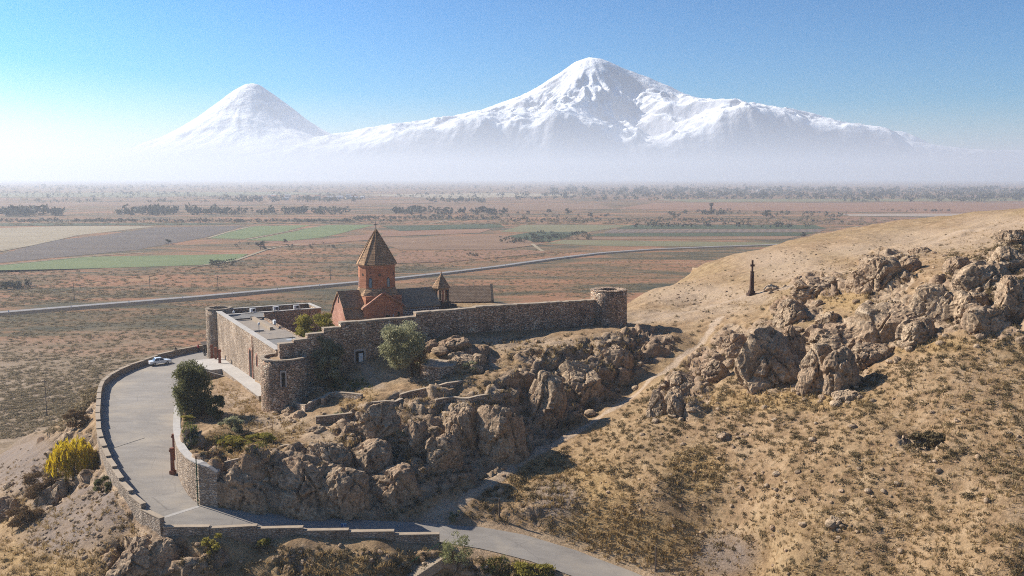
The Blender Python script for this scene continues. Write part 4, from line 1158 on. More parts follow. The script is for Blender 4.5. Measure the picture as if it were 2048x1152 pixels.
# steps with railing going down at the bottom of the picture
def steps_down():
    a = hit(885, 1112); b_ = hit(812, 1160)
    o = thing('path_steps', 'pale concrete path descending from the road wall at the bottom edge', 'path', tuple(a), 0)
    d = b_ - a; n = 18; side = Vector((-d.y, d.x, 0)).normalized() * .95
    for k in range(n):
        p = d * (k / n); q = d * ((k + .97) / n)
        z = max(p.z, q.z) + .22
        w = [p - side, p + side, q + side, q - side]
        MB().hexa([(v.x, v.y, z - 1.2) for v in w], [(v.x, v.y, z) for v in w]).build('step', M_COPE, o)
    for k in range(4):
        p = d * (k / 3.2) + side * (-1.05)
        MB().tube([(p.x, p.y, p.z - .3), (p.x, p.y, p.z + 1.2)], .035).build('post', M_GREEN, o)
    MB().tube([tuple(d * (k / 3.2) + side * (-1.05) + Vector((0, 0, 1.15))) for k in range(4)], .035).build('rail', M_GREEN, o)
steps_down()

# cross monument on the ridge
def monument():
    p = hit(1503, 589)
    o = thing('cross_monument', 'tall dark stone cross monument standing alone on the ridge', 'monument', tuple(p), 0.12)
    md = plain_material('dark_carved_stone', (0.085, 0.05, 0.036), 0.9, 0.45, 3)
    MB().box(-.8, .8, -.8, .8, -1, .3).box(-.55, .55, -.55, .55, .3, .75).build('plinth', md, o)
    MB().hexa([(-.38, -.34, .75), (.38, -.34, .75), (.38, .34, .75), (-.38, .34, .75)], [(-.27, -.26, 4.5), (.27, -.26, 4.5), (.27, .26, 4.5), (-.27, .26, 4.5)]).build('shaft', md, o)
    MB().box(-.34, .34, -.32, .32, 4.5, 4.7).build('capital', md, o)
    MB().box(-.15, .15, -.14, .14, 4.7, 6.95).box(-.42, .42, -.175, .175, 5.7, 6.1).build('cross', md, o)
monument()

# ------------------------------------------------------------------ utility poles
M_WOOD = plain_material('weathered_pole', (0.16, 0.12, 0.09), 0.9, 0.4, 4)
def utility_pole(px, py, hp, label, arm=True):
    p = hit(px, py); dist = math.hypot(p.x, p.y)
    h = hp * dist / F_PX * 1.02
    o = thing('utility_pole', label, 'pole', tuple(p), random.uniform(-.4, .4))
    r = max(.11, dist * .00028)
    MB().tube([(0, 0, -.5), (0, 0, h)], [r * 1.2, r * .8]).build('pole', M_WOOD, o)
    if arm: MB().box(-.8, .8, -.07, .07, h - .7, h - .5).build('crossarm', M_WOOD, o)
utility_pole(94, 832, 66, 'thin utility pole standing on the plain left of the car park')
utility_pole(149, 601, 32, 'pole beyond the road at far left of the plain')
utility_pole(436, 581, 28, 'pole beyond the road left of the church')
utility_pole(661, 560, 28, 'pole beyond the road just left of the church drum')
utility_pole(300, 578, 24, 'pole on the scrubland between the left and middle poles')
utility_pole(999, 1040, 46, 'thin bare pole on the slope right of the dirt trail', False)
utility_pole(1311, 1142, 52, 'thin bare pole on the slope by the bottom edge', False)

# ------------------------------------------------------------------ car (white saloon)
def paint(name, col, rough=.3):
    m, nt, b = new_mat(name, rough); b.inputs['Base Color'].default_value = (*col, 1); b.inputs['Specular IOR Level'].default_value = .5
    b.inputs['Coat Weight'].default_value = .4
    return m
M_CAR = paint('white_car_paint', (0.70, 0.71, 0.70)); M_CGLASS = paint('car_glass', (0.02, 0.03, 0.035), .05); M_TYRE = paint('tyre_rubber', (0.015, 0.015, 0.015), .8); M_HUB = paint('hub_metal', (0.35, 0.35, 0.35), .4); M_LAMP = paint('red_lamp', (0.35, 0.02, 0.01), .3); M_HEAD = paint('head_lamp', (0.6, 0.6, 0.55), .1)
def saloon(x, y, z, rot, label):
    o = thing('car', label, 'car', (x, y, z), rot)
    # body side outline (x forward, z up), lofted across the width with tumblehome
    side = [(-2.02, .38), (-2.05, .62), (-1.98, .86), (-1.2, .92), (.75, .93), (1.5, .88), (2.0, .78), (2.06, .55), (2.0, .36)]
    vs_ = []; fs = []
    ws = [(-.80, 1.0), (-.74, 1.0), (.74, 1.0), (.80, 1.0)]
    rings = []
    for yy, sc in ((-.80, .94), (-.77, 1.0), (.77, 1.0), (.80, .94)):
        rings.append([(px_ * (1 if abs(yy) < .79 else .985), yy, .36 + (pz - .36) * sc) for px_, pz in side])
    n = len(side)
    for r in rings: vs_ += r
    for j in range(3):
        for k in range(n): fs.append((j * n + k, j * n + (k + 1) % n, (j + 1) * n + (k + 1) % n, (j + 1) * n + k))
    fs += [tuple(range(n))[::-1], tuple(range(3 * n, 4 * n))]
    body = MB().add(vs_, fs).build('body', M_CAR, o)
    # cabin: pillars + roof in white, glass inside
    def cab(b, t, zb, zt):
        q = [(-1.25, -.70), (.72, -.70), (.72, .70), (-1.25, .70)]
        w = [(-.92 , -.56), (.25, -.56), (.25, .56), (-.92, .56)]
        return q, w
    q, w = cab(0, 0, 0, 0)
    MB().hexa([(*p, .92) for p in q], [(*p, 1.36) for p in w]).build('windows', M_CGLASS, o)
    MB().hexa([(-.95, -.58, 1.355), (.28, -.58, 1.355), (.28, .58, 1.355), (-.95, .58, 1.355)], [(-.86, -.5, 1.42), (.18, -.5, 1.42), (.18, .5, 1.42), (-.86, .5, 1.42)]).build('roof', M_CAR, o)
    for sy in (-1, 1):
        for (x0, x1) in ((-1.26, -.94), (-.30, -.30), (.73, .27)):
            MB().hexa([(x0 - .05, sy * .715 - .02, .9), (x0 + .05, sy * .715 - .02, .9), (x0 + .05, sy * .715 + .02, .9), (x0 - .05, sy * .715 + .02, .9)], [(x1 - .05, sy * .575 - .02, 1.37), (x1 + .05, sy * .575 - .02, 1.37), (x1 + .05, sy * .575 + .02, 1.37), (x1 - .05, sy * .575 + .02, 1.37)]).build('pillar', M_CAR, o)
        for wx in (-1.25, 1.22):
            t = MB().lathe([(.2, -.09), (.30, -.09), (.31, -.05), (.31, .05), (.30, .09), (.2, .09)], 18).build('wheel', M_TYRE, o)
            t.location = (wx, sy * .74, .31); t.rotation_euler = (math.pi / 2, 0, 0)
            h_ = MB().lathe([(.19, -.10), (.19, .10)], 14).build('hub_cap', M_HUB, t)
        MB().box(2.02, 2.075, sy * .52 - .17, sy * .52 + .17, .56, .74).build('headlight', M_HEAD, o)
        MB().box(-2.07, -2.02, sy * .58 - .16, sy * .58 + .16, .58, .76).build('tail_light', M_LAMP, o)
    MB().box(2.03, 2.12, -.78, .78, .38, .48).build('bumper', M_HUB, o); MB().box(-2.12, -2.03, -.78, .78, .38, .48).build('bumper', M_HUB, o)
    return o
x, y, z = on_road(320, 729)
saloon(x, y, z + .03, math.radians(38), 'white saloon car parked alone beside the curved parapet')

# ------------------------------------------------------------------ people (small figures in the car park)
def person(px, py, rot, label, top, legs, pose='stand', on='road'):
    x, y, z = on_road(px, py) if on == 'road' else tuple(hit(px, py))
    J = {'pelvis': (0, 0, .95), 'belly': (0, 0, 1.12), 'chest': (0, .01, 1.34), 'neck': (0, .02, 1.52), 'head': (0, .03, 1.64), 'crown': (0, .02, 1.76)}
    st = .16 if pose == 'walk' else .03
    for s_, n_ in ((-1, 'l'), (1, 'r')):
        f = st * s_
        J['hip' + n_] = (.10 * s_, 0, .90); J['knee' + n_] = (.11 * s_, f * .6 + .03, .50); J['ank' + n_] = (.12 * s_, f - .02, .09); J['toe' + n_] = (.13 * s_, f + .15, .04)
        J['sho' + n_] = (.20 * s_, .01, 1.43); J['elb' + n_] = (.26 * s_, -f * .6 - .02, 1.14); J['wri' + n_] = (.25 * s_, -f + .07, .89); J['han' + n_] = (.24 * s_, -f + .10, .78)
    E = [('pelvis', 'belly'), ('belly', 'chest'), ('chest', 'neck'), ('neck', 'head'), ('head', 'crown')]
    for n_ in 'lr':
        E += [('pelvis', 'hip' + n_), ('hip' + n_, 'knee' + n_), ('knee' + n_, 'ank' + n_), ('ank' + n_, 'toe' + n_), ('chest', 'sho' + n_), ('sho' + n_, 'elb' + n_), ('elb' + n_, 'wri' + n_), ('wri' + n_, 'han' + n_)]
    R = dict(pelvis=.15, belly=.145, chest=.16, neck=.065, head=.105, crown=.075)
    for n_ in 'lr': R.update({'hip' + n_: .10, 'knee' + n_: .07, 'ank' + n_: .05, 'toe' + n_: .04, 'sho' + n_: .075, 'elb' + n_: .05, 'wri' + n_: .038, 'han' + n_: .04})
    names = list(J)
    me = bpy.data.meshes.new('person'); me.from_pydata([J[k] for k in names], [(names.index(a), names.index(b)) for a, b in E], [])
    o = bpy.data.objects.new('person_tmp', me); COL.objects.link(o)
    md = o.modifiers.new('skin', 'SKIN')
    for i, k in enumerate(names):
        me.skin_vertices[0].data[i].radius = (R[k], R[k] * (.75 if k in ('pelvis', 'belly', 'chest') else 1)); me.skin_vertices[0].data[i].use_root = (k == 'pelvis')
    ss = o.modifiers.new('s', 'SUBSURF'); ss.levels = 1; ss.render_levels = 1
    dg = bpy.context.evaluated_depsgraph_get(); ev = o.evaluated_get(dg)
    m2 = bpy.data.meshes.new_from_object(ev)
    bpy.data.objects.remove(o)
    p = bpy.data.objects.new('person', m2); COL.objects.link(p)
    m2.materials.clear()
    sk = plain_material('skin', (0.42, 0.24, 0.16), .7, .1); tp = plain_material('cloth_top', top, .9, .2); lg = plain_material('cloth_legs', legs, .9, .2); hr = plain_material('hair', (0.03, 0.02, 0.015), .8, .2); sh = plain_material('shoes', (0.03, 0.03, 0.03), .8, .2)
    for m in (sk, tp, lg, hr, sh): m2.materials.append(m)
    for f in m2.polygons:
        c = f.center
        f.use_smooth = True
        f.material_index = 4 if c.z < .1 else 2 if c.z < .98 and abs(c.x) < .2 else 0 if c.z < .86 else 1 if c.z < 1.5 else 3 if (c.z > 1.68 or c.y < 0.0) else 0
    p.location = (x, y, z + .02); p.rotation_euler = (0, 0, rot)
    tag(p, label, 'person', None)
person(397, 704, 2.5, 'person in a red top standing at the far end of the car park', (0.45, 0.03, 0.04), (0.03, 0.03, 0.05))
person(352, 711, .6, 'person in dark clothes by the curved parapet beyond the white car', (0.03, 0.035, 0.05), (0.025, 0.025, 0.03))
person(409, 712, 1.2, 'person in black standing left of the small shelter', (0.02, 0.02, 0.025), (0.03, 0.03, 0.04), 'walk')
person(420, 713, -1, 'person in dark blue walking between shelter and red pillars', (0.03, 0.04, 0.09), (0.02, 0.02, 0.03), 'walk')
person(497, 738, 2.0, 'person in dark jacket on the walkway near the arched door', (0.03, 0.025, 0.03), (0.03, 0.035, 0.06), 'walk', 'g')

# ------------------------------------------------------------------ foliage helpers
def raw_mesh(name, co, faces_n, mat, tint=None, smooth=False):
    """co: (k*faces_n, 3) vertex array, every faces_n vertices make one face"""
    me = bpy.data.meshes.new(name)
    n = len(co); nf = n // faces_n
    me.vertices.add(n); me.vertices.foreach_set('co', np.asarray(co, np.float32).ravel())
    me.loops.add(n); me.loops.foreach_set('vertex_index', np.arange(n, dtype=np.int32))
    me.polygons.add(nf)
    me.polygons.foreach_set('loop_start', np.arange(0, n, faces_n, dtype=np.int32)); me.polygons.foreach_set('loop_total', np.full(nf, faces_n, np.int32))
    me.update()
    if tint is not None:
        a = me.attributes.new('tint', 'FLOAT', 'POINT'); a.data.foreach_set('value', np.repeat(np.asarray(tint, np.float32), faces_n))
    me.materials.append(mat)
    return me
def leaf_material(name, dark, mid, light, trans=0.25):
    m, nt, b = new_mat(name, 0.75)
    nb = NB(nt)
    t = nb.attr('tint', 'Fac')
    c = nb.ramp(t, [(0.0, dark), (0.5, mid), (1.0, light)])
    nt.links.new(c, b.inputs['Base Color'])
    tr = nt.nodes.new('ShaderNodeBsdfTranslucent'); nt.links.new(c, tr.inputs['Color'])
    mx = nt.nodes.new('ShaderNodeMixShader'); mx.inputs[0].default_value = trans
    out = nt.nodes['Material Output']
    nt.links.new(b.outputs[0], mx.inputs[1]); nt.links.new(tr.outputs[0], mx.inputs[2]); nt.links.new(mx.outputs[0], out.inputs['Surface'])
    return m
def leaves(rng, centers, size, aspect=1.0, droop=0.0):
    """one quad leaf at each centre, random orientation"""
    n = len(centers)
    a = rng.normal(size=(n, 3)); a[:, 2] -= droop * 2; a /= np.linalg.norm(a, axis=1, keepdims=True)
    b = rng.normal(size=(n, 3)); b -= a * (a * b).sum(1, keepdims=True); b /= np.linalg.norm(b, axis=1, keepdims=True)
    s = size * rng.uniform(.6, 1.35, (n, 1))
    a = a * s * aspect; b = b * s / math.sqrt(aspect)
    q = np.stack([centers - a, centers + b * .5, centers + a, centers - b * .5], 1)
    return q.reshape(-1, 3)
def clump_cloud(rng, clumps, n):
    """points in the shells of ellipsoid clumps (cx,cy,cz,rx,ry,rz)"""
    C = np.array(clumps); w = (C[:, 3] * C[:, 4]); w = w / w.sum()
    k = rng.choice(len(C), n, p=w)
    d = rng.normal(size=(n, 3)); d /= np.linalg.norm(d, axis=1, keepdims=True)
    r = rng.uniform(.2, 1, (n, 1)) ** .5 * (1 + .35 * (rng.uniform(size=(n, 1)) < .12))
    return C[k, :3] + d * C[k, 3:] * r, k
M_OLIVE = leaf_material('grey_green_leaves', (0.17, 0.175, 0.09), (0.35, 0.335, 0.19), (0.50, 0.47, 0.30), .5)
M_DKLEAF = leaf_material('dark_green_leaves', (0.065, 0.07, 0.026), (0.13, 0.132, 0.052), (0.24, 0.225, 0.10), .5)
M_YGLEAF = leaf_material('yellow_green_leaves', (0.15, 0.13, 0.025), (0.30, 0.255, 0.05), (0.43, 0.36, 0.09), .4)
M_GOLD = leaf_material('golden_willow_leaves', (0.34, 0.24, 0.01), (0.60, 0.43, 0.015), (0.72, 0.57, 0.05), 0.5)
M_PALEG = leaf_material('pale_loose_leaves', (0.13, 0.14, 0.05), (0.26, 0.26, 0.11), (0.36, 0.35, 0.18))
M_BROWNL = leaf_material('brown_dry_leaves', (0.09, 0.055, 0.025), (0.18, 0.11, 0.05), (0.27, 0.17, 0.08))
M_SCRUB = leaf_material('scrub_leaves', (0.085, 0.063, 0.031), (0.17, 0.125, 0.062), (0.30, 0.225, 0.118), .25)
M_PSCRUB = leaf_material('plain_scrub_leaves', (0.15, 0.115, 0.06), (0.26, 0.195, 0.10), (0.38, 0.29, 0.155), .25)
M_STRAW = leaf_material('straw_blades', (0.21, 0.135, 0.055), (0.38, 0.26, 0.115), (0.52, 0.39, 0.20), .3)
M_GREENT = leaf_material('green_weeds', (0.05, 0.065, 0.015), (0.12, 0.14, 0.03), (0.24, 0.25, 0.06), .3)
M_FARTREE = leaf_material('far_tree_leaves', (0.03, 0.036, 0.022), (0.055, 0.058, 0.034), (0.11, 0.095, 0.05), .1)
M_BARK = plain_material('bark', (0.11, 0.075, 0.05), 0.95, 0.5, 6)

def tree(name, label, px, py, w, h, mat, n=5200, leaf=.17, trunk_h=.3, lean=(0, 0), clumps=15, seed=1, depth=1.0, pos=None, cat='tree', low=.25, aspect=1.5, group=None, crs=(.09, .19)):
    p = Vector(pos) if pos else hit(px, py)
    o = thing(name, label, cat, tuple(p), 0, group)
    rng = np.random.default_rng(seed)
    cl = []
    for k in range(int(clumps * 1.7)):
        t = rng.uniform(0, 1); a = rng.uniform(0, 2 * math.pi)
        zz = low + (1 - low) * (0.12 + .76 * t)
        rad = math.sqrt(max(.05, 1 - ((zz - (low + .42 * (1 - low))) / (.62 * (1 - low))) ** 2)) * .5 * rng.uniform(.45, .78)
        cr = rng.uniform(*crs)
        cl.append((lean[0] * h * zz + math.cos(a) * rad * w, lean[1] * h * zz + math.sin(a) * rad * w * depth, zz * h, cr * w, cr * w * depth, cr * h * .75))
    c, k = clump_cloud(rng, cl, n)
    tone = rng.uniform(0, .35, len(cl))[k] + rng.uniform(0, .65, n)
    me = raw_mesh('crown', leaves(rng, c, leaf, aspect), 4, mat, np.clip(tone, 0, 1))
    co = bpy.data.objects.new('crown', me); COL.objects.link(co); co.parent = o
    mb = MB()
    tz = h * max(trunk_h, .12)
    tp = (lean[0] * tz, lean[1] * tz, tz)
    mb.tube([(0, 0, -.4), (lean[0] * tz * .4, lean[1] * tz * .4, tz * .5), tp], [.05 * w * .6, .035 * w * .6, .03 * w * .6], 7)
    for q in cl[:7]:
        mb.tube([tp, ((tp[0] + q[0]) / 2, (tp[1] + q[1]) / 2, (tp[2] + q[2]) / 2 + .05 * h), q[:3]], [.018 * w, .012 * w, .005 * w], 5)
    mb.build('trunk', M_BARK, o)
    return o
def px_size(px, py, wpx):
    p = hit(px, py); return wpx * math.hypot(p.x, p.y) / F_PX
tree('olive_tree', 'big grey green leaning tree in front of the long wall', 826, 752, 8.2, 8.2, M_OLIVE, 11000, .17, .2, (-.24, .0), 26, 3, low=.16)
tree('olive_tree', 'thin half bare tree beside the leaning big tree', 838, 752, 3.6, 4.2, M_BROWNL, 900, .12, .4, (.1, 0), 9, 4)
tree('olive_tree', 'grey green tree close to the wall left of the doorway', 648, 752, 6.4, 7.0, M_OLIVE, 9000, .17, .2, (0, .0), 15, 5)
tree('olive_tree', 'smaller round grey green tree above the planter walls', 660, 772, 4.6, 4.8, M_OLIVE, 6000, .15, .15, (0, 0), 12, 6, low=.12)
tree('dry_shrub', 'orange brown shrub behind the near round tower', 622, 742, 2.8, 4.8, M_BROWNL, 1500, .14, .2, (0, 0), 8, 7)
tree('evergreen_tree', 'tall dark evergreen at the edge of the car park terrace', 392, 828, 6.0, 8.2, M_DKLEAF, 17000, .15, .1, (-.04, 0), 60, 8, low=-.05, crs=(.12, .2))
tree('evergreen_shrub', 'dark green shrub right of the tall evergreen', 432, 838, 3.4, 3.6, M_DKLEAF, 3000, .15, .1, (0, 0), 10, 9, cat='shrub', low=.08)
tree('dry_shrub', 'reddish brown shrub in front of the tall evergreen', 404, 832, 2.6, 2.8, M_BROWNL, 1600, .14, .1, (0, 0), 8, 10, cat='shrub', low=.05)
tree('dark_shrub', 'dark olive bush on the dry terrace below the evergreen', 462, 862, 3.6, 2.2, M_OLIVE, 2600, .14, .1, (0, 0), 9, 12, cat='shrub', low=.02)
tree('yellow_bush', 'long yellow green bush beside the handrail', 520, 888, 4.6, 1.5, M_YGLEAF, 2600, .13, .1, (0, 0), 12, 13, cat='shrub', low=.0, depth=.6)
tree('yellow_bush', 'rounder yellow green bush nearer the retaining wall', 465, 895, 3.6, 1.6, M_YGLEAF, 2200, .13, .1, (0, 0), 10, 14, cat='shrub', low=.0, depth=.7)
tree('green_bush', 'bright green bush at the wall coping under the evergreen', 372, 842, 2.4, 1.1, M_YGLEAF, 1200, .12, .1, (0, 0), 7, 15, cat='shrub', low=.0)
tree('green_bush', 'small bright green bush at the foot of the walkway wall', 531, 806, 1.6, 1.3, M_YGLEAF, 800, .12, .1, (0, 0), 6, 16, cat='shrub', low=.0)
tree('green_bush', 'low dark green bush beside the curved ledge wall', 940, 745, 2.6, 2.0, M_OLIVE, 1400, .13, .1, (0, 0), 8, 17, cat='shrub', low=.0)
tree('green_bush', 'small weeds clump in the planter under the shrubs', 678, 836, 1.8, .8, M_OLIVE, 700, .12, .1, (0, 0), 5, 18, cat='shrub', low=.0)
c_ = L(11.4, 20)
tree('courtyard_tree', 'yellow green tree inside the courtyard before the church', 0, 0, 8.2, 7.2, M_YGLEAF, 12000, .17, .25, (0, 0), 18, 19, pos=(*c_, drop(*c_)), low=.15)
tree('loose_bush', 'tall loose pale green bush by the road at the bottom', 915, 1136, 4.6, 4.2, M_PALEG, 1500, .11, .1, (0, 0), 14, 20, low=.05, aspect=2.2)
tree('dark_shrub', 'dark green shrub outside the parapet below the willow', 206, 990, 2.6, 2.4, M_DKLEAF, 1800, .13, .1, (0, 0), 8, 21, cat='shrub', low=.0)
tree('green_bush', 'low yellow green thicket below the road at the bottom edge', 1065, 1146, 5.0, 1.2, M_YGLEAF, 1500, .14, .1, (0, 0), 12, 22, cat='shrub', low=.0, depth=.6)
tree('dark_shrub', 'lone round shrub at the roadside by the start of the trail', 910, 1040, 1.7, 1.3, M_OLIVE, 900, .11, .1, (0, 0), 6, 23, cat='shrub', low=.0)
tree('dark_shrub', 'yellowish shrub growing under the road wall left part', 425, 1106, 2.6, 2.4, M_YGLEAF, 1000, .13, .1, (0, 0), 7, 24, cat='shrub', low=.0)
tree('dark_shrub', 'yellowish shrub growing under the middle of the road wall', 528, 1094, 1.8, 1.6, M_YGLEAF, 800, .12, .1, (0, 0), 6, 25, cat='shrub', low=.0)
tree('dark_shrub', 'brown thicket standing for a shadowed bank on the right hillside below the outcrops', 1850, 892, 5.2, 1.6, M_SCRUB, 2600, .15, .1, (0, 0), 12, 26, cat='shrub', low=.0, depth=.5)  # clump added to imitate a brown bank lying in shadow
tree('dry_shrub', 'brown bush outside the parapet above the willow', 152, 856, 4.5, 3.0, M_BROWNL, 2600, .15, .1, (0, 0), 11, 27, cat='shrub', low=.0)
tree('dry_shrub', 'tall brown reeds below the golden willow', 88, 990, 6.0, 3.4, M_BROWNL, 3600, .15, .1, (0, 0), 14, 28, cat='shrub', low=.0, aspect=2.6)
tree('dry_shrub', 'brown reeds on the gravel slope near the left edge', 50, 1050, 5.0, 2.4, M_BROWNL, 2600, .15, .1, (0, 0), 12, 29, cat='shrub', low=.0, aspect=2.6)
# golden weeping willow: hanging strands
def willow():
    p = hit(148, 958)
    o = thing('willow_tree', 'bright golden weeping willow outside the parapet', 'tree', tuple(p), 0)
    rng = np.random.default_rng(5)
    w, h = 6.4, 6.6
    c = []; tn = []
    for k in range(240):
        a = rng.uniform(0, 2 * math.pi); r = rng.uniform(.15, 1) ** .6 * w / 2
        top = h * (1 - .45 * (r / (w / 2)) ** 2) * rng.uniform(.82, 1.0); ln = rng.uniform(.35, .8) * top
        t = np.sort(rng.uniform(0, 1, 26))
        sway = rng.uniform(-.3, .3, 2)
        c.append(np.stack([math.cos(a) * r * (1 + .12 * t) + sway[0] * t + rng.normal(0, .06, 26), math.sin(a) * r * (1 + .12 * t) + sway[1] * t + rng.normal(0, .06, 26), top - ln * t], 1))
        tn.append(np.clip(rng.uniform(.1, .8) + rng.normal(0, .2, 26), 0, 1))
    c = np.concatenate(c); tn = np.concatenate(tn)
    me = raw_mesh('crown', leaves(rng, c, .17, 2.6, 1.5), 4, M_GOLD, tn)
    q = bpy.data.objects.new('crown', me); COL.objects.link(q); q.parent = o
    mb = MB().tube([(0, 0, -.5), (.1, 0, h * .45), (.15, 0, h * .75)], [.28, .2, .1], 8)
    for k in range(7):
        a = k * .9; mb.tube([(.12, 0, h * .45), (math.cos(a) * w * .2, math.sin(a) * w * .2, h * .75), (math.cos(a) * w * .38, math.sin(a) * w * .38, h * .72)], [.1, .06, .03], 5)
    mb.build('trunk', M_BARK, o)
willow()

# ------------------------------------------------------------------ boulders and outcrops
def rock_material():
    m, nt, b = new_mat('outcrop_rock', 0.95)
    nb = NB(nt); pos = nb.geo('Position')
    n = nb.noise(nb.map(pos, (0.6, 0.6, 1.2)), 1.0, 8, 0.68, 0.7); f = nb.noise(pos, 3.5, 6, 0.7); g = nb.noise(pos, 0.16, 3, 0.5)
    v = nb.voro(pos, 0.55, 'DISTANCE_TO_EDGE')
    c = nb.ramp(n, [(0.27, (0.15, 0.102, 0.062)), (0.43, (0.32, 0.225, 0.142)), (0.58, (0.44, 0.325, 0.212)), (0.76, (0.56, 0.44, 0.31))])
    c = nb.mix(nb.ramp(g, [(0.45, 0), (0.65, 0.55)]), c, (0.33, 0.21, 0.13))
    c = nb.mix(0.8, c, nb.ramp(f, [(0.3, 0.1), (0.7, 0.85)]), 'OVERLAY')  # fine noise puts the shade of small crevices into the colour
    st = nb.noise(nb.map(pos, (0.9, 0.9, 0.22)), 1.0, 5, 0.65, 0.5)
    c = nb.mix(nb.ramp(st, [(0.5, 0), (0.66, .65)]), c, (0.115, 0.085, 0.06))
    nt.links.new(c, b.inputs['Base Color'])
    h = nb.math('ADD', nb.math('MULTIPLY', n, 0.7), nb.math('ADD', nb.math('MULTIPLY', f, 0.3), nb.math('MULTIPLY', nb.ramp(v, [(0, 0), (0.06, 1)]), 0.06)))
    nt.links.new(nb.bump(h, 0.9, 0.5), b.inputs['Normal'])
    return m
M_ROCK = rock_material()
_ico = {}
def ico(sub):
    if sub not in _ico:
        bm = bmesh.new(); bmesh.ops.create_icosphere(bm, subdivisions=sub, radius=1.0)
        _ico[sub] = (np.array([v.co[:] for v in bm.verts]), [tuple(v.index for v in f.verts) for f in bm.faces]); bm.free()
    return _ico[sub]
def rock_shape(seed, w, d, h, sub=5):
    rng = np.random.default_rng(seed)
    D, F = ico(sub)
    nrm = rng.normal(size=(15, 3)); nrm /= np.linalg.norm(nrm, axis=1, keepdims=True)
    off = rng.uniform(.70, 1.06, 15)
    dots = D @ nrm.T
    r = (np.abs(D) ** 2.8).sum(1) ** (-1 / 2.8) * 1.04
    for k in range(15):
        with np.errstate(divide='ignore'):
            q = np.where(dots[:, k] > .05, off[k] / np.maximum(dots[:, k], .05), 9)
        r = np.minimum(r, q)
    P = D * r[:, None] * np.array([w / 2, d / 2, h / 2])
    x, y, z = P.T + rng.uniform(0, 100, (3, 1))
    s = (w + d + h) / 3
    f1, f2, idv, tl = voronoi3(x / (s * .36), y / (s * .36), z / (s * .62), seed)
    e1, e2, ide, te = voronoi3(x / (s * .13), y / (s * .13), z / (s * .17), seed + 7)
    dsp = (idv - .5) * .09 * s + tl * .08 * s - .075 * s * (1 - sstep(0, .06, f2 - f1)) + (ide - .5) * .018 * s + te * .03 * s - .02 * s * (1 - sstep(0, .1, e2 - e1)) + (fbm(x / s * 6, y / s * 6, z / s * 6, oct=3, seed=seed) - .5) * .07 * s
    P = P + D * dsp[:, None]
    return P, F
def boulder(px, py, wpx, hpx, label, seed, name='rock_outcrop', cat='rock', sub=5, sink=.3, dep=.85):
    p = hit(px, py + hpx * .42)
    dist = math.hypot(p.x, p.y)
    k = 1.18 if wpx > 36 else 1.0
    w = wpx * dist / F_PX * k; h = hpx * dist / F_PX * (.85 if px > 1740 else 1.0)
    d = max(w * dep, h * .7)
    P, F = rock_shape(seed, w, d, h * 1.6, sub)
    o = mesh_obj(name, P, F, M_ROCK)
    o.location = (p.x, p.y + d * .30, p.z + h * .08)
    o.rotation_euler = (0, 0, random.uniform(-.3, .3))
    tag(o, label, cat)
    return o
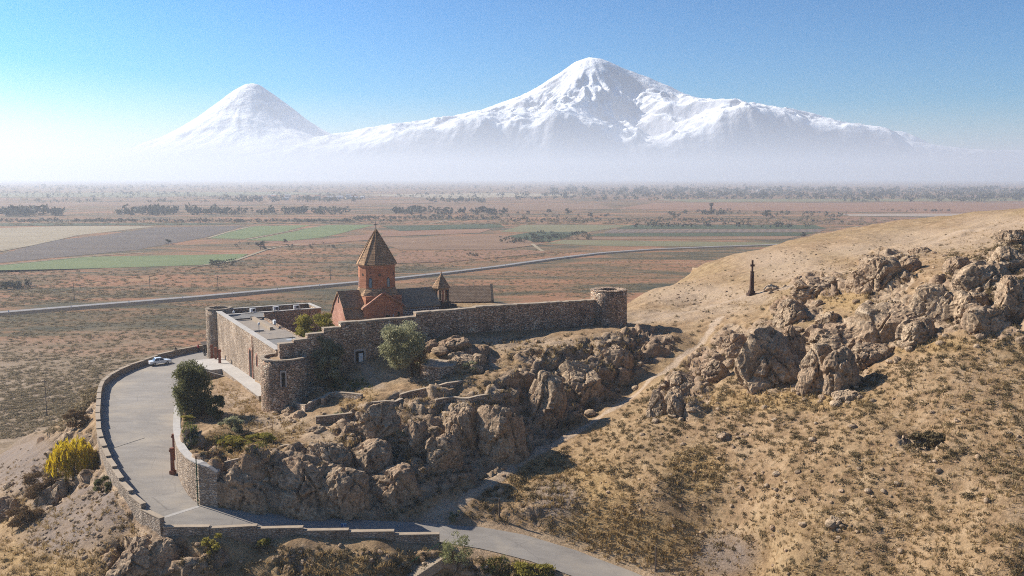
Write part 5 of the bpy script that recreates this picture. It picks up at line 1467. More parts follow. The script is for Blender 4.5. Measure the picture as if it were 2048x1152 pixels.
BO = [(1548, 720, 110, 115, 'largest tall rock block standing left of the twin outcrop on the hillside'), (1590, 705, 80, 110, 'dark cleft rock joined to the right of the largest block'), (1640, 735, 60, 85, 'upright split rock at the foot of the central outcrop'),
      (1685, 735, 60, 80, 'narrow leaning rock right of the upright split rock'), (1700, 672, 115, 55, 'broad capping rock above the split rocks'), (1748, 700, 60, 50, 'sloping shaded rock on the right end of the central outcrop'),
      (1790, 640, 100, 80, 'big square rock in the middle of the upper hillside'), (1845, 660, 60, 50, 'smaller rock tucked right of the big square rock'), (1885, 605, 80, 70, 'tall smooth rock right of the grassy ledge'), (1940, 600, 60, 70, 'rounded upper rock second from the right cluster edge'),
      (1990, 635, 75, 65, 'pale squat rock in the right cluster'), (1975, 552, 75, 62, 'high dark rock near the top right corner of the slope'), (2035, 590, 50, 80, 'shadowed rock cut by the right edge of the picture'), (1765, 545, 75, 70, 'dark crag standing above the ridge path on the skyline slope'),
      (1722, 565, 40, 40, 'pale lump of rock below the skyline crag'), (1640, 572, 90, 32, 'long low rock bank right of the monument'), (1822, 528, 42, 30, 'small rock right of the skyline crag'), (1590, 622, 60, 38, 'low brown rock above the largest block'), (1660, 640, 50, 28, 'flat rock on the grassy ledge above the cap rock'),
      (1318, 808, 44, 50, 'left half of the paired boulders by the upper trail'), (1358, 805, 40, 46, 'right half of the paired boulders by the upper trail'), (1372, 768, 55, 46, 'boulder above the paired boulders'), (1470, 690, 50, 40, 'ragged rock left of the largest block'), (1430, 735, 50, 36, 'low rock beside the upper trail bend'),
      (2022, 520, 60, 50, 'rugged rock on the crest close to the right edge'), (1925, 530, 46, 34, 'low rock between the skyline crag and the right edge'), (2030, 472, 50, 26, 'flat rock highest on the crest at the right edge'), (1850, 500, 40, 14, 'low stones on the bare crest above the path'), (1671, 1044, 22, 26, 'single pale boulder alone on the open lower hillside'), (1545, 575, 30, 14, 'small flat rock just right of the monument base'), (1450, 872, 26, 18, 'small pale stone on the slope below the paired boulders'), (1700, 790, 46, 16, 'scatter of low stones under the twin outcrop'),
      (262, 1122, 80, 62, 'large pale boulder at the bottom under the parapet corner'), (318, 1108, 58, 46, 'second pale boulder right of the large bottom one'), (318, 1142, 30, 26, 'small pale boulder at the bottom edge'), (108, 986, 44, 52, 'slanting grey rock below the golden willow'), (12, 1018, 50, 30, 'flat grey rock at the left edge on the gravel slope'), (14, 972, 20, 14, 'small brown stone near the left edge'),
      (826, 872, 50, 62, 'squared block jutting from the middle of the shaded cliff'), (884, 905, 60, 70, 'round bulging rock hanging under the cliff ledge'), (925, 850, 60, 90, 'pale sunlit rib of rock below the curved ledge wall'), 
      
      
      (605, 968, 130, 100, 'large shaded rock face above the road left of the crack'), (482, 978, 105, 92, 'dark bulging rock next to the retaining wall'), (690, 975, 90, 90, 'stained rock in the middle of the road cliff'), (785, 975, 100, 76, 'reddish rock at the right end of the road cliff'), (735, 915, 80, 60, 'white streaked rock high in the road cliff'),
      (1005, 855, 90, 110, 'broad smooth slab in the shaded cliff right of the pale rib'), (1085, 800, 80, 105, 'tall dark buttress in the right part of the cliff'), (1165, 760, 90, 85, 'grassy topped buttress at the right end of the cliff'), (1235, 725, 70, 60, 'last low buttress of the cliff near the upper trail'), (755, 838, 70, 60, 'craggy spur under the small ledge wall'), (545, 935, 70, 60, 'rough rock just below the terrace brink'), (655, 905, 70, 50, 'grassy rock shoulder above the stained rock'),
      (905, 690, 66, 26, 'knobbly pale rock pile on the bare ground before the long wall'), (935, 722, 70, 26, 'brown rock bank behind the round platform'),
      (552, 818, 26, 12, 'fallen flat stone slabs left of the tower foot'), (590, 800, 24, 12, 'broken slab lying at the tower foot'), (575, 822, 30, 14, 'pile of grey slabs in front of the near tower'), (640, 860, 22, 10, 'small stones on the bare ground right of the tower'), (1000, 655, 30, 8, 'flat pale stone on the bare ground near the long wall')]
BO = [b for b in BO if b[0] > 0]
for i, (px, py, w, h, lab) in enumerate(BO):
    boulder(px, py, w, h, lab, 100 + i, 'boulder' if w < 46 else 'rock_outcrop', 'rock', 5 if w > 36 else 4)

# loose stones round the outcrops and on the slopes, too many and too small to tell apart
def loose_stones():
    rng = np.random.default_rng(55)
    D, F = ico(2); F = np.array(F)
    cs = []; fs = []; n0 = 0
    def put(p, s):
        nonlocal n0
        nr = rng.normal(size=(7, 3)); nr /= np.linalg.norm(nr, axis=1, keepdims=True)
        dots = D @ nr.T; off = rng.uniform(.6, 1, 7)
        r = np.minimum(1.0, np.where(dots > .05, off / np.maximum(dots, .05), 9).min(1))
        P = D * r[:, None] * np.array([s, s * rng.uniform(.6, 1.1), s * rng.uniform(.45, .8)])
        a = rng.uniform(0, 6.28); c, q = math.cos(a), math.sin(a)
        P = np.stack([P[:, 0] * c - P[:, 1] * q, P[:, 0] * q + P[:, 1] * c, P[:, 2]], 1) + np.array([p[0], p[1], p[2] + s * .15])
        cs.append(P); fs.append(F + n0); n0 += len(P)
    for (px, py, w, h, _) in BO:
        for k in range(max(3, int(w / 9))):
            a, b = px + rng.normal(0, .6) * w, py + h * .4 + rng.normal(.1, .35) * h
            if in_lot(a, b): continue
            put(hit(a, b), rng.lognormal(-1.0, .5))
    for (cx, cy, rx, ry), n in (((90, 960, 110, 60), 170), ((150, 1060, 120, 70), 150), ((1700, 900, 340, 220), 210), ((1400, 900, 260, 180), 120), ((1050, 690, 200, 30), 90), ((650, 850, 90, 40), 70), ((1750, 520, 260, 60), 150), ((1380, 590, 120, 40), 70), ((700, 1115, 300, 20), 90), ((560, 835, 50, 20), 40)):
        for k in range(n):
            a, b = cx + rng.normal(0, .5) * rx, cy + rng.normal(0, .5) * ry
            if in_lot(a, b) or a < -20: continue
            put(hit(a, b), min(.5, rng.lognormal(-1.75, .5)))
    P = np.concatenate(cs); Fq = np.concatenate(fs)
    o = mesh_obj('loose_stones', P, Fq.tolist(), M_ROCK); o['kind'] = 'stuff'; o['label'] = 'loose stones scattered over the slopes'
def in_lot(a, b):
    p = hit(a, b)
    x, y = np.array([p.x]), np.array([p.y])
    return poly_sd(x, y, LOT_POLY)[0] < .9 or (poly_sd(x, y, FORT_POLY)[0] < .3 and p.z > 15) or p.y > 300
loose_stones()

# ------------------------------------------------------------------ scrub tufts
def tuft_cloud(rng, n=34, flat=.55, size=.26):
    d = rng.normal(size=(n, 3)); d[:, 2] = np.abs(d[:, 2]); d /= np.linalg.norm(d, axis=1, keepdims=True)
    d *= rng.uniform(.35, 1, (n, 1)) * np.array([.5, .5, flat])
    lump = rng.normal(0, .12, 3) * np.array([1, 1, 0])
    d[: n // 3] = d[: n // 3] * .8 + lump * .8
    d[:, 2] = np.maximum(d[:, 2], .02)
    return d
class Scatter:
    """collects many small plants into one stuff mesh"""
    def __init__(s): s.co = []; s.t = []
    def add(s, q, t): s.co.append(q); s.t.append(t)
    def build(s, name, label, mat):
        me = raw_mesh(name, np.concatenate(s.co), 4, mat, np.concatenate(s.t))
        o = bpy.data.objects.new(name, me); COL.objects.link(o); o['kind'] = 'stuff'; o['label'] = label
        return o
PRNG = np.random.default_rng(99)
VAR = []
for k in range(10):
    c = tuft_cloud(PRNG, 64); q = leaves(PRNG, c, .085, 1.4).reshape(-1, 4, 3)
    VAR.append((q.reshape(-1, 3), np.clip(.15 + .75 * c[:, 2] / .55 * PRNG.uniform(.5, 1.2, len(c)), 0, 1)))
def in_poly(px, py, poly):
    return poly_sd(np.asarray(px, float), np.asarray(py, float), poly) < 0
RIGHT = [(905, 1030), (1010, 962), (1120, 900), (1220, 840), (1300, 775), (1400, 700), (1480, 680), (1480, 790), (1600, 790), (1800, 720), (1900, 670), (2060, 680), (2060, 1160), (1330, 1160), (1150, 1080), (1000, 1045)]
def trail_free(x, y):
    ok = np.ones(len(x), bool)
    for pts, w in TRAILS: ok &= line_d(x, y, pts) > w * 1.1
    return ok
def px_points(poly, n):
    bx = (min(p[0] for p in poly), max(p[0] for p in poly)); by = (min(p[1] for p in poly), max(p[1] for p in poly))
    a, b = PRNG.uniform(*bx, n), PRNG.uniform(*by, n)
    k = in_poly(a, b, poly)
    return a[k], b[k]
spots = []
x, y = PRNG.uniform(-8, 92, 14000), PRNG.uniform(68, 150, 14000)
z = np.array([drop(p, q) for p, q in zip(x, y)])
a, b = project(x, y, z)
ok = in_poly(a, b, RIGHT) & (blobs(a, b, ROCKS_PX, .2) < .4) & trail_free(x, y) & (poly_sd(x, y, LOT_POLY) > 1.5)
ok &= PRNG.uniform(size=len(x)) < .35 + .9 * vnoise(x / 6, y / 6, seed=5)
for k in np.nonzero(ok)[0][:2000]:
    spots.append((x[k], y[k], z[k], float(np.clip(PRNG.lognormal(-.5, .34), .25, 1.2)), float(math.hypot(x[k], y[k]))))
spots.sort(key=lambda s: -s[3] / s[4])
tm = [raw_mesh('scrub_tuft', q, 4, M_SCRUB, t) for q, t in VAR]
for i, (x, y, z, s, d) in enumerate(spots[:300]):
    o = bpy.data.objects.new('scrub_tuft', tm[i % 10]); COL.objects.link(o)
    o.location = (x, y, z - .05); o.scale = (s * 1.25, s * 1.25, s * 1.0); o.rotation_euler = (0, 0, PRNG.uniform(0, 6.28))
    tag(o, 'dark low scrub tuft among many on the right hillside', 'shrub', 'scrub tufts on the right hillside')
def scatter_tuft(S, x, y, z, s, flat=1.0, var=None):
    q, t = VAR[int(PRNG.integers(10))]
    a = PRNG.uniform(0, 6.28); c, n = math.cos(a), math.sin(a)
    r = np.empty_like(q)
    r[:, 0] = (q[:, 0] * c - q[:, 1] * n) * s + x; r[:, 1] = (q[:, 0] * n + q[:, 1] * c) * s + y; r[:, 2] = q[:, 2] * s * flat + z - .04 * s
    S.add(r, np.clip(t + PRNG.uniform(-.2, .2), 0, 1))
S1 = Scatter()
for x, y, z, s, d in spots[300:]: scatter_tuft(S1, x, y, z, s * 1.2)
def ground_points(poly, n, ylo, yhi, lot, cl, seed, bias, gain, avoid=True, fort=True):
    out = []
    for _ in range(6):
        a, b = px_points(poly, int(n * 2.5) + 50)
        P = np.array([hit(p, q)[:] for p, q in zip(a, b)])
        if len(P) == 0: continue
        k = (P[:, 1] > ylo) & (P[:, 1] < yhi) & (poly_sd(P[:, 0], P[:, 1], LOT_POLY) > lot)
        if avoid: k &= trail_free(P[:, 0], P[:, 1])
        if fort: k &= (poly_sd(P[:, 0], P[:, 1], FORT_POLY) > 1.0) | (P[:, 2] < 15)
        k &= PRNG.uniform(size=len(P)) < bias + gain * vnoise(P[:, 0] / cl, P[:, 1] / cl, seed=seed)
        out.append(P[k])
        if sum(len(q) for q in out) >= n: break
    return np.concatenate(out)[:n]
def scatter_region(S, poly, n, smin, smax, zone=None, flat=1.0, avoid=True, ybounds=(60, 700), cl=8.0):
    for p in ground_points(poly, n, ybounds[0], ybounds[1], .8, cl, 9, .25, 1.1, avoid):
        scatter_tuft(S, p[0], p[1], p[2], PRNG.uniform(smin, smax), flat)
# sparse tufts elsewhere on the hill
scatter_region(S1, [(1300, 640), (1500, 600), (1700, 540), (2048, 440), (2048, 700), (1500, 720), (1350, 720)], 260, .5, 1.1)
scatter_region(S1, [(1900, 500), (2048, 450), (2048, 640), (1960, 600), (1880, 560)], 160, .6, 1.5)
scatter_region(S1, [(1480, 620), (1900, 580), (2048, 660), (2048, 700), (1700, 780), (1480, 760)], 260, .4, 1.0)
scatter_region(S1, [(850, 700), (1000, 680), (1250, 660), (1330, 690), (1200, 850), (1000, 980), (860, 1030), (800, 1000), (780, 850)], 330, .5, 1.3)
scatter_region(S1, [(440, 930), (700, 870), (850, 850), (850, 1030), (650, 1030), (460, 1000)], 110, .4, 1.0)
scatter_region(S1, [(0, 930), (180, 880), (300, 1070), (330, 1152), (0, 1152)], 170, .4, 1.0)
scatter_region(S1, [(330, 1090), (880, 1100), (960, 1120), (1100, 1152), (330, 1152)], 200, .5, 1.2)
scatter_region(S1, [(1260, 600), (1560, 500), (1850, 460), (1700, 530), (1500, 585), (1300, 630)], 160, .3, .8)
S1.build('scrub', 'dark low scrub scattered over the hill', M_SCRUB)
# straw and dry grass
S2 = Scatter()
def blades(S, x, y, z, s, n=9):
    a = PRNG.uniform(0, 6.28, n); r = PRNG.uniform(0, .5, n) * s; h = PRNG.uniform(.5, 1.1, n) * s * .7; w = PRNG.uniform(.05, .10, n) * s
    bx = x + np.cos(a) * r; by = y + np.sin(a) * r; tx = bx + np.cos(a) * h * .5; ty = by + np.sin(a) * h * .5
    nx, ny = -np.sin(a) * w, np.cos(a) * w
    zz = np.full(n, z)
    q = np.stack([np.stack([bx - nx, by - ny, zz - .05], 1), np.stack([bx + nx, by + ny, zz - .05], 1), np.stack([tx + nx * .4, ty + ny * .4, zz + h], 1), np.stack([tx - nx * .4, ty - ny * .4, zz + h * .9], 1)], 1)
    S.add(q.reshape(-1, 3), np.clip(PRNG.uniform(0, 1, n), 0, 1))
def straw_region(S, poly, n, smin=.35, smax=.8, cl=3.0, nb=9):
    for p in ground_points(poly, n, 60, 260, .7, cl, 19, 0.0, 1.5, True, False):
        blades(S, p[0], p[1], p[2], PRNG.uniform(smin, smax), nb)
def box_poly(cx, cy, rx, ry): return [(cx + rx * math.cos(k * math.pi / 6), cy + ry * math.sin(k * math.pi / 6)) for k in range(12)]
for cx, cy, rx, ry in STRAW_PX: straw_region(S2, box_poly(cx, cy, rx * 1.1, ry * 1.1), int(rx * ry * .035) + 30)
straw_region(S2, RIGHT, 5000, .25, .55, 2.0, 7)
straw_region(S2, [(820, 800), (900, 690), (1300, 670), (1200, 800), (1000, 900)], 500, .4, .8)
straw_region(S2, [(640, 870), (820, 800), (830, 960), (700, 980)], 220, .4, .8)
straw_region(S2, [(385, 900), (440, 840), (520, 810), (620, 850), (600, 885), (440, 925)], 700, .25, .6, 2.0)
straw_region(S2, [(440, 760), (520, 800), (500, 850), (430, 800)], 260, .25, .5, 2.0)
straw_region(S2, [(0, 930), (180, 900), (320, 1100), (320, 1152), (0, 1152)], 700, .25, .6, 2.5)
straw_region(S2, [(1280, 630), (1600, 540), (2048, 430), (2048, 520), (1500, 620)], 900, .2, .45, 3.0)
S2.build('dry_grass', 'golden dry grass on the slopes', M_STRAW)
S3 = Scatter()
for bp, n in ((box_poly(1050, 1135, 90, 24), 260), (box_poly(480, 885, 60, 20), 200), (box_poly(700, 770, 50, 12), 120), (box_poly(380, 870, 20, 30), 120)):
    straw_region(S3, bp, n, .3, .6)
S3.build('green_weeds', 'green weeds among the dry grass', M_GREENT)

# ------------------------------------------------------------------ the plain: fields, highway, tracks, trees, village
def field_material(name, a, b, row=None, rot=0.0, c=None):
    m, nt, bs = new_mat(name, 0.97)
    nb = NB(nt); pos = nb.geo('Position')
    n = nb.noise(nb.map(pos, (0.012, 0.03, 0.02), (0, 0, rot)), 1.0, 5, 0.6); f = nb.noise(nb.map(pos, (0.15, 0.3, 0.2)), 1.0, 4, 0.65)
    col = nb.ramp(nb.math('ADD', nb.math('MULTIPLY', n, .6), nb.math('MULTIPLY', f, .4)), [(0.35, a), (0.65, b)])
    if row:
        w = nt.nodes.new('ShaderNodeTexWave'); nt.links.new(nb.map(pos, (1, 1, 1), (0, 0, rot)), w.inputs['Vector']); w.inputs['Scale'].default_value = row; w.inputs['Distortion'].default_value = 1.0
        col = nb.mix(nb.math('MULTIPLY', w.outputs['Fac'], .5), col, c or tuple(v * .5 for v in a))
    nt.links.new(col, bs.inputs['Base Color'])
    return m
F_GREEN = field_material('green_crop', (0.105, 0.135, 0.05), (0.16, 0.185, 0.07))
F_DARK = field_material('ploughed_earth', (0.085, 0.066, 0.054), (0.14, 0.106, 0.082))
F_PALE = field_material('pale_stubble', (0.24, 0.19, 0.12), (0.34, 0.275, 0.18))
F_ROWS = field_material('vineyard_rows', (0.15, 0.11, 0.085), (0.20, 0.145, 0.11), .035, .3)
F_OLIVE = field_material('olive_meadow', (0.13, 0.125, 0.06), (0.20, 0.17, 0.088))
F_RED = field_material('red_steppe', (0.185, 0.095, 0.054), (0.275, 0.15, 0.085))
F_DGREEN = field_material('dark_green_crop', (0.04, 0.055, 0.026), (0.075, 0.085, 0.04))
F_SAND = field_material('bare_salt_ground', (0.27, 0.205, 0.155), (0.37, 0.295, 0.235))
F_PINK = field_material('pinkish_steppe', (0.15, 0.088, 0.05), (0.26, 0.155, 0.088))
_fz = [0.0]
def field(px, mat, name='field'):
    P = [at_z(*q, 0.0) for q in px]
    _fz[0] += .006
    # rounded, slightly uneven edges
    pts = []
    for (ax, ay, _), (bx, by, _) in zip(P, P[1:] + P[:1]):
        n = 6
        ln = math.hypot(bx - ax, by - ay)
        for k in range(n):
            t = k / n; j = 0 if k == 0 else random.uniform(-.006, .006) * ln
            pts.append((ax + (bx - ax) * t - (by - ay) / (ln + 1e-9) * j, ay + (by - ay) * t + (bx - ax) / (ln + 1e-9) * j))
    bm = bmesh.new()
    f = bm.faces.new([bm.verts.new((x, y, .15 + _fz[0])) for x, y in pts])
    bmesh.ops.triangulate(bm, faces=[f])
    if sum(q.normal.z for q in bm.faces) < 0: bmesh.ops.reverse_faces(bm, faces=bm.faces[:])
    me = bpy.data.meshes.new(name); bm.to_mesh(me); bm.free(); me.materials.append(mat)
    o = bpy.data.objects.new(name, me); COL.objects.link(o); o['kind'] = 'structure'
    return o
field([(-60, 458), (-60, 503), (0, 501), (54, 492), (146, 472), (312, 453), (146, 452)], F_PALE)
field([(-60, 530), (-60, 512), (0, 509), (98, 482), (210, 470), (312, 455), (493, 451), (415, 474), (273, 500), (161, 511), (0, 526)], F_DARK)
field([(415, 477), (503, 453), (622, 450), (561, 465), (488, 478)], F_GREEN)
field([(493, 481), (654, 450), (752, 450), (644, 475), (576, 482)], F_GREEN)
field([(-60, 548), (0, 541), (195, 537), (390, 531), (469, 524), (496, 508), (171, 514), (0, 530), (-60, 536)], F_GREEN)
field([(1000, 464), (1046, 450), (1271, 450), (1169, 465)], F_OLIVE)
field([(1000, 475), (1066, 464), (1174, 464), (1102, 483), (1000, 488)], F_DGREEN)
field([(1090, 487), (1130, 480), (1563, 486), (1537, 494), (1200, 492)], F_OLIVE)
field([(1266, 450), (1630, 450), (1655, 458), (1230, 458)], F_DGREEN)
field([(1225, 459), (1650, 459), (1640, 464), (1205, 466)], F_ROWS)
field([(1200, 467), (1635, 465), (1600, 472), (1170, 473)], F_DGREEN)
field([(1168, 474), (1598, 473), (1570, 479), (1130, 479)], F_PINK)
field([(1588, 489), (1716, 453), (1860, 455), (1742, 482)], F_ROWS)
field([(1230, 418), (1307, 406), (2100, 405), (2100, 426), (1700, 424)], F_RED)
field([(780, 412), (1200, 408), (1230, 418), (900, 424)], F_PINK)
field([(1680, 428), (2008, 427), (2060, 431), (1960, 434), (1700, 432)], F_SAND)
field([(1300, 399), (2100, 396), (2100, 402), (1380, 404)], F_OLIVE)
field([(0, 406), (420, 404), (900, 402), (1050, 405), (600, 409), (0, 413)], F_PINK)
field([(760, 452), (1000, 448), (1010, 455), (800, 462)], F_DGREEN)
field([(770, 463), (985, 458), (960, 466), (760, 474)], F_RED)
field([(1270, 445), (1700, 442), (1720, 448), (1280, 449)], F_PINK)
field([(1690, 436), (1900, 436), (1830, 444), (1700, 446)], F_RED)
field([(520, 484), (640, 480), (760, 466), (740, 480), (600, 492)], F_RED)
field([(0, 447), (300, 447), (620, 447), (400, 450), (0, 452)], F_DGREEN)
field([(740, 478), (1000, 470), (1090, 488), (1000, 500), (800, 500)], F_PINK)
field([(800, 506), (1050, 500), (1110, 505), (900, 524), (780, 528)], F_RED)
field([(0, 386), (560, 384), (700, 388), (300, 394), (0, 395)], F_OLIVE)
field([(700, 390), (1000, 386), (1200, 390), (900, 397)], F_PALE)
field([(880, 600), (985, 590), (1060, 600), (1010, 610)], F_SAND) if False else None

# highway on its embankment
def highway():
    px = [(-120, 633), (0, 622), (200, 606), (400, 590), (600, 572), (720, 561), (800, 553), (900, 542), (1000, 530), (1100, 516), (1200, 504), (1300, 497), (1420, 492), (1540, 488), (1700, 482)]
    pts = resample([at_z(*q, 1.6)[:2] for q in px], 14)
    a, b = offset_line(pts, 3.2), offset_line(pts, -3.2); c, d = offset_line(pts, 5.4), offset_line(pts, -5.4)
    vs_ = []; fs = []
    for q in range(len(pts)):
        vs_ += [(*c[q], -.3), (*a[q], 1.05), (*b[q], 1.05), (*d[q], -.3)]
    for q in range(len(pts) - 1):
        for k in range(3): fs.append((4 * q + k, 4 * q + 4 + k, 4 * q + 5 + k, 4 * q + 1 + k))
    m = plain_material('embankment_soil', (0.22, 0.16, 0.11), .95, .4, .2)
    o = MB().add(vs_, fs).build('highway_embankment', m); o['kind'] = 'structure'
    mr = plain_material('pale_highway', (0.27, 0.25, 0.235), .85, .15, .05)
    vs_ = []; fs = []
    e, f = offset_line(pts, 2.8), offset_line(pts, -2.8)
    for q in range(len(pts)): vs_ += [(*e[q], 1.12), (*f[q], 1.12)]
    for q in range(len(pts) - 1): fs.append((2 * q, 2 * q + 2, 2 * q + 3, 2 * q + 1))
    o = MB().add(vs_, fs).build('highway', mr); o['kind'] = 'structure'
    # marker posts along the near edge
    near = resample(offset_line(pts, -4.0) if offset_line(pts, -4)[0][1] < pts[0][1] else offset_line(pts, 4.0), 26)
    pm = None
    k = 0
    for x, y in near:
        pr = 1024 + F_PX * x / y
        if not (0 < pr < 1250): continue
        if pm is None:
            pm = MB().box(-.14, .14, -.14, .14, 0, 1.3)
            o = pm.build('marker_post', M_WHITE); pm = o
        else:
            o = pm.copy(); COL.objects.link(o)
        o.location = (x, y, 1.0); tag(o, 'small pale marker post on the near edge of the highway', 'post', 'marker posts along the highway')
highway()
def track(px, w, mat, z=.36):
    pts = resample([at_z(*q, 0.0)[:2] for q in px], 20)
    a, b = offset_line(pts, w / 2), offset_line(pts, -w / 2)
    vs_ = []; fs = []
    for q in range(len(pts)): vs_ += [(*a[q], z), (*b[q], z)]
    for q in range(len(pts) - 1): fs.append((2 * q, 2 * q + 2, 2 * q + 3, 2 * q + 1))
    o = MB().add(vs_, fs).build('dirt_track', mat); o['kind'] = 'structure'
for px, w in (([(415, 477), (450, 466), (503, 453), (560, 450)], 7), ([(493, 480), (560, 466), (650, 451)], 5), ([(0, 503), (54, 493), (146, 473)], 6), ([(1588, 489), (1650, 470), (1716, 453)], 7), ([(1064, 488), (1080, 500), (1086, 503)], 6), ([(0, 531), (171, 514), (290, 505)], 5),
              ([(400, 532), (470, 522), (540, 497), (600, 489)], 6), ([(860, 448), (900, 440), (1020, 436)], 7), ([(1100, 430), (1500, 429), (2048, 431)], 10), ([(0, 415), (300, 416), (700, 411)], 12)):
    track(px, w * .55, F_PALE)

# far trees: belts that read as one mass, joined
FR = np.random.default_rng(17)
def far_tree_quads(x, y, h, w, n=26):
    d = FR.normal(size=(n, 3)); d /= np.linalg.norm(d, axis=1, keepdims=True)
    c = np.array([x, y, h * .52]) + d * np.array([w * .5, w * .5, h * .46]) * FR.uniform(.3, 1, (n, 1)) ** .5
    return leaves(FR, c, max(w, h) * .20, 1.1)
BELT = Scatter()
def belt(x0, x1, y0, y1, n, hp, var=.45):
    for k in range(n):
        px, py = FR.uniform(x0, x1), FR.uniform(y0, y1)
        X, Y, _ = at_z(px, py, 0.0)
        h = hp * math.hypot(X, Y) / F_PX * FR.uniform(1 - var, 1 + var); w = h * FR.uniform(.8, 1.8)
        n_ = 26 if hp > 8 else 16
        BELT.add(far_tree_quads(X, Y, h, w, n_), np.clip(FR.uniform(0, .6) + FR.uniform(0, .4, n_), 0, 1))
for b in [(0, 120, 428, 433, 30, 13), (230, 400, 424, 431, 34, 12), (390, 700, 423, 430, 60, 10), (0, 700, 441, 445, 420, 4.2), (700, 1000, 435, 440, 180, 4.2), (790, 870, 424, 428, 16, 11), (870, 1010, 424, 430, 26, 9), (800, 1250, 428, 436, 60, 5),
          (420, 720, 399, 405, 70, 8), (850, 970, 401, 406, 40, 7), (0, 420, 400, 406, 60, 4), (0, 1024, 384, 397, 380, 3.5), (1000, 1320, 388, 402, 110, 6), (1320, 2048, 391, 399, 330, 7), (1100, 2048, 380, 391, 620, 6), (0, 2048, 373, 381, 560, 3.5),
          (1640, 2048, 398, 404, 70, 6), (1340, 1480, 424, 433, 40, 6), (1480, 1700, 426, 437, 45, 5), (1760, 1900, 420, 424, 25, 3), (1010, 1500, 438, 446, 260, 3.6), (1060, 1180, 466, 480, 90, 5), (1000, 1100, 476, 487, 70, 5), (1260, 1630, 452, 456, 40, 7),
          (1400, 1700, 440, 448, 50, 4), (420, 470, 524, 536, 14, 7), (0, 60, 570, 580, 14, 9), (470, 700, 488, 500, 26, 4), (900, 960, 508, 515, 5, 5), (680, 800, 440, 446, 22, 6)]:
    belt(*b)
BELT.build('tree_belts', 'hazy belts of trees and bushes across the plain', M_FARTREE)
def far_tree(px, py, hp, label, k, wide=1.0):
    X, Y, _ = at_z(px, py, 0.0); h = hp * math.hypot(X, Y) / F_PX
    tree('plain_tree', label, 0, 0, h * wide, h, M_FARTREE, 420, h * .075, .2, (0, 0), 9, 300 + k, pos=(X, Y, .2), low=.12)
for k, (px, py, hp, lab, wd) in enumerate([(521, 499, 16, 'dark round tree at the field corner left of the church', 1.5), (337, 489, 10, 'lone tree on the edge of the ploughed field', 1.4), (1533, 434, 14, 'tallest bush on the plain behind the right hill slope', 1.7), (1352, 437, 9, 'broad bush on the plain above the vineyard rows', 1.8),
                                           (1422, 430, 12, 'tree growing at the foot of the water tower', 1.2), (1606, 475, 11, 'round dark tree at the right end of the green strip', 1.5), (570, 486, 8, 'small tree right of the field corner tree', 1.4), (1097, 427, 10, 'single tree standing in the pink steppe', 1.3), (1137, 428, 12, 'tall tree in the pink steppe right of its neighbour', 1.2),
                                           (437, 534, 12, 'bushy clump at the tip of the near green field', 2.4), (950, 515, 8, 'yellowish bush right of the church on the plain', 2.0), (1180, 432, 8, 'small tree in the steppe near the green strips', 1.5), (27, 578, 14, 'dark bush by the highway at the left edge', 2.6), (468, 432, 13, 'tall tree in the belt behind the ploughed field', 1.4)]):
    far_tree(px, py, hp, lab, k, wd)
# village houses
HW = [plain_material('house_white', (0.62, 0.60, 0.57), .8, .15, .1), plain_material('house_cream', (0.50, 0.44, 0.36), .8, .15, .1)]
HR = [plain_material('roof_grey', (0.40, 0.40, 0.41), .7, .2, .1), plain_material('roof_red', (0.30, 0.14, 0.09), .8, .2, .1)]
for k in range(26):
    px = FR.uniform(500, 735) if k < 20 else FR.uniform(1500, 1560)
    py = FR.uniform(395, 400) if k < 20 else FR.uniform(380, 383)
    X, Y, _ = at_z(px, py, 0.0); h = 5 + FR.uniform(0, 3); w = FR.uniform(10, 22)
    o = thing('house', 'small pale house in the hazy village among the trees' if k < 20 else 'pale far house near the horizon right of the mountain', 'house', (X, Y, 0), FR.uniform(-.5, .5), 'houses of the far village' if k < 20 else 'far houses near the horizon')
    MB().box(-w / 2, w / 2, -4, 4, -.3, h).build('wall', HW[k % 2], o)
    MB().prism([(-w / 2 - .5, -4.6, h), (-w / 2 - .5, 4.6, h), (-w / 2 - .5, 0, h + 2.6)], (w + 1, 0, 0)).build('roof', HR[k % 3 == 0], o)
def concrete_building():
    X, Y, _ = at_z(1846, 449, 0.0)
    o = thing('concrete_building', 'pale unfinished concrete building on the plain behind the hill', 'building', (X, Y, 0), 0)
    s = math.hypot(X, Y) / F_PX
    w, h = 36 * s, 9 * s
    MB().box(-w / 2, w / 2, -4, 4, h * .82, h).build('roof', HW[0], o)
    MB().box(-w / 2, w / 2, 1, 4, -.3, h * .82).build('back_wall', HW[1], o)
    for k in range(8):
        x = -w / 2 + (w - 1.2) * k / 7
        MB().box(x, x + 1.2, -4, -3, -.3, h * .82).build('column', HW[0], o)
    MB().box(w * .2, w / 2, -3.9, 1, -.3, h * .82 - .05).build('wall', HW[0], o)
concrete_building()
def water_tower():
    X, Y, _ = at_z(1422, 428, 0.0); s = math.hypot(X, Y) / F_PX
    o = thing('water_tower', 'dark water tower rising from the steppe', 'tower', (X, Y, 0), 0)
    h = 22 * s
    MB().lathe([(1.6, -.5), (1.5, h * .7)], 12).build('shaft', M_BASALT, o)
    MB().lathe([(1.5, h * .7), (3.6, h * .78), (3.6, h * .95), (.6, h)], 14).build('tank', M_BASALT, o)
water_tower()

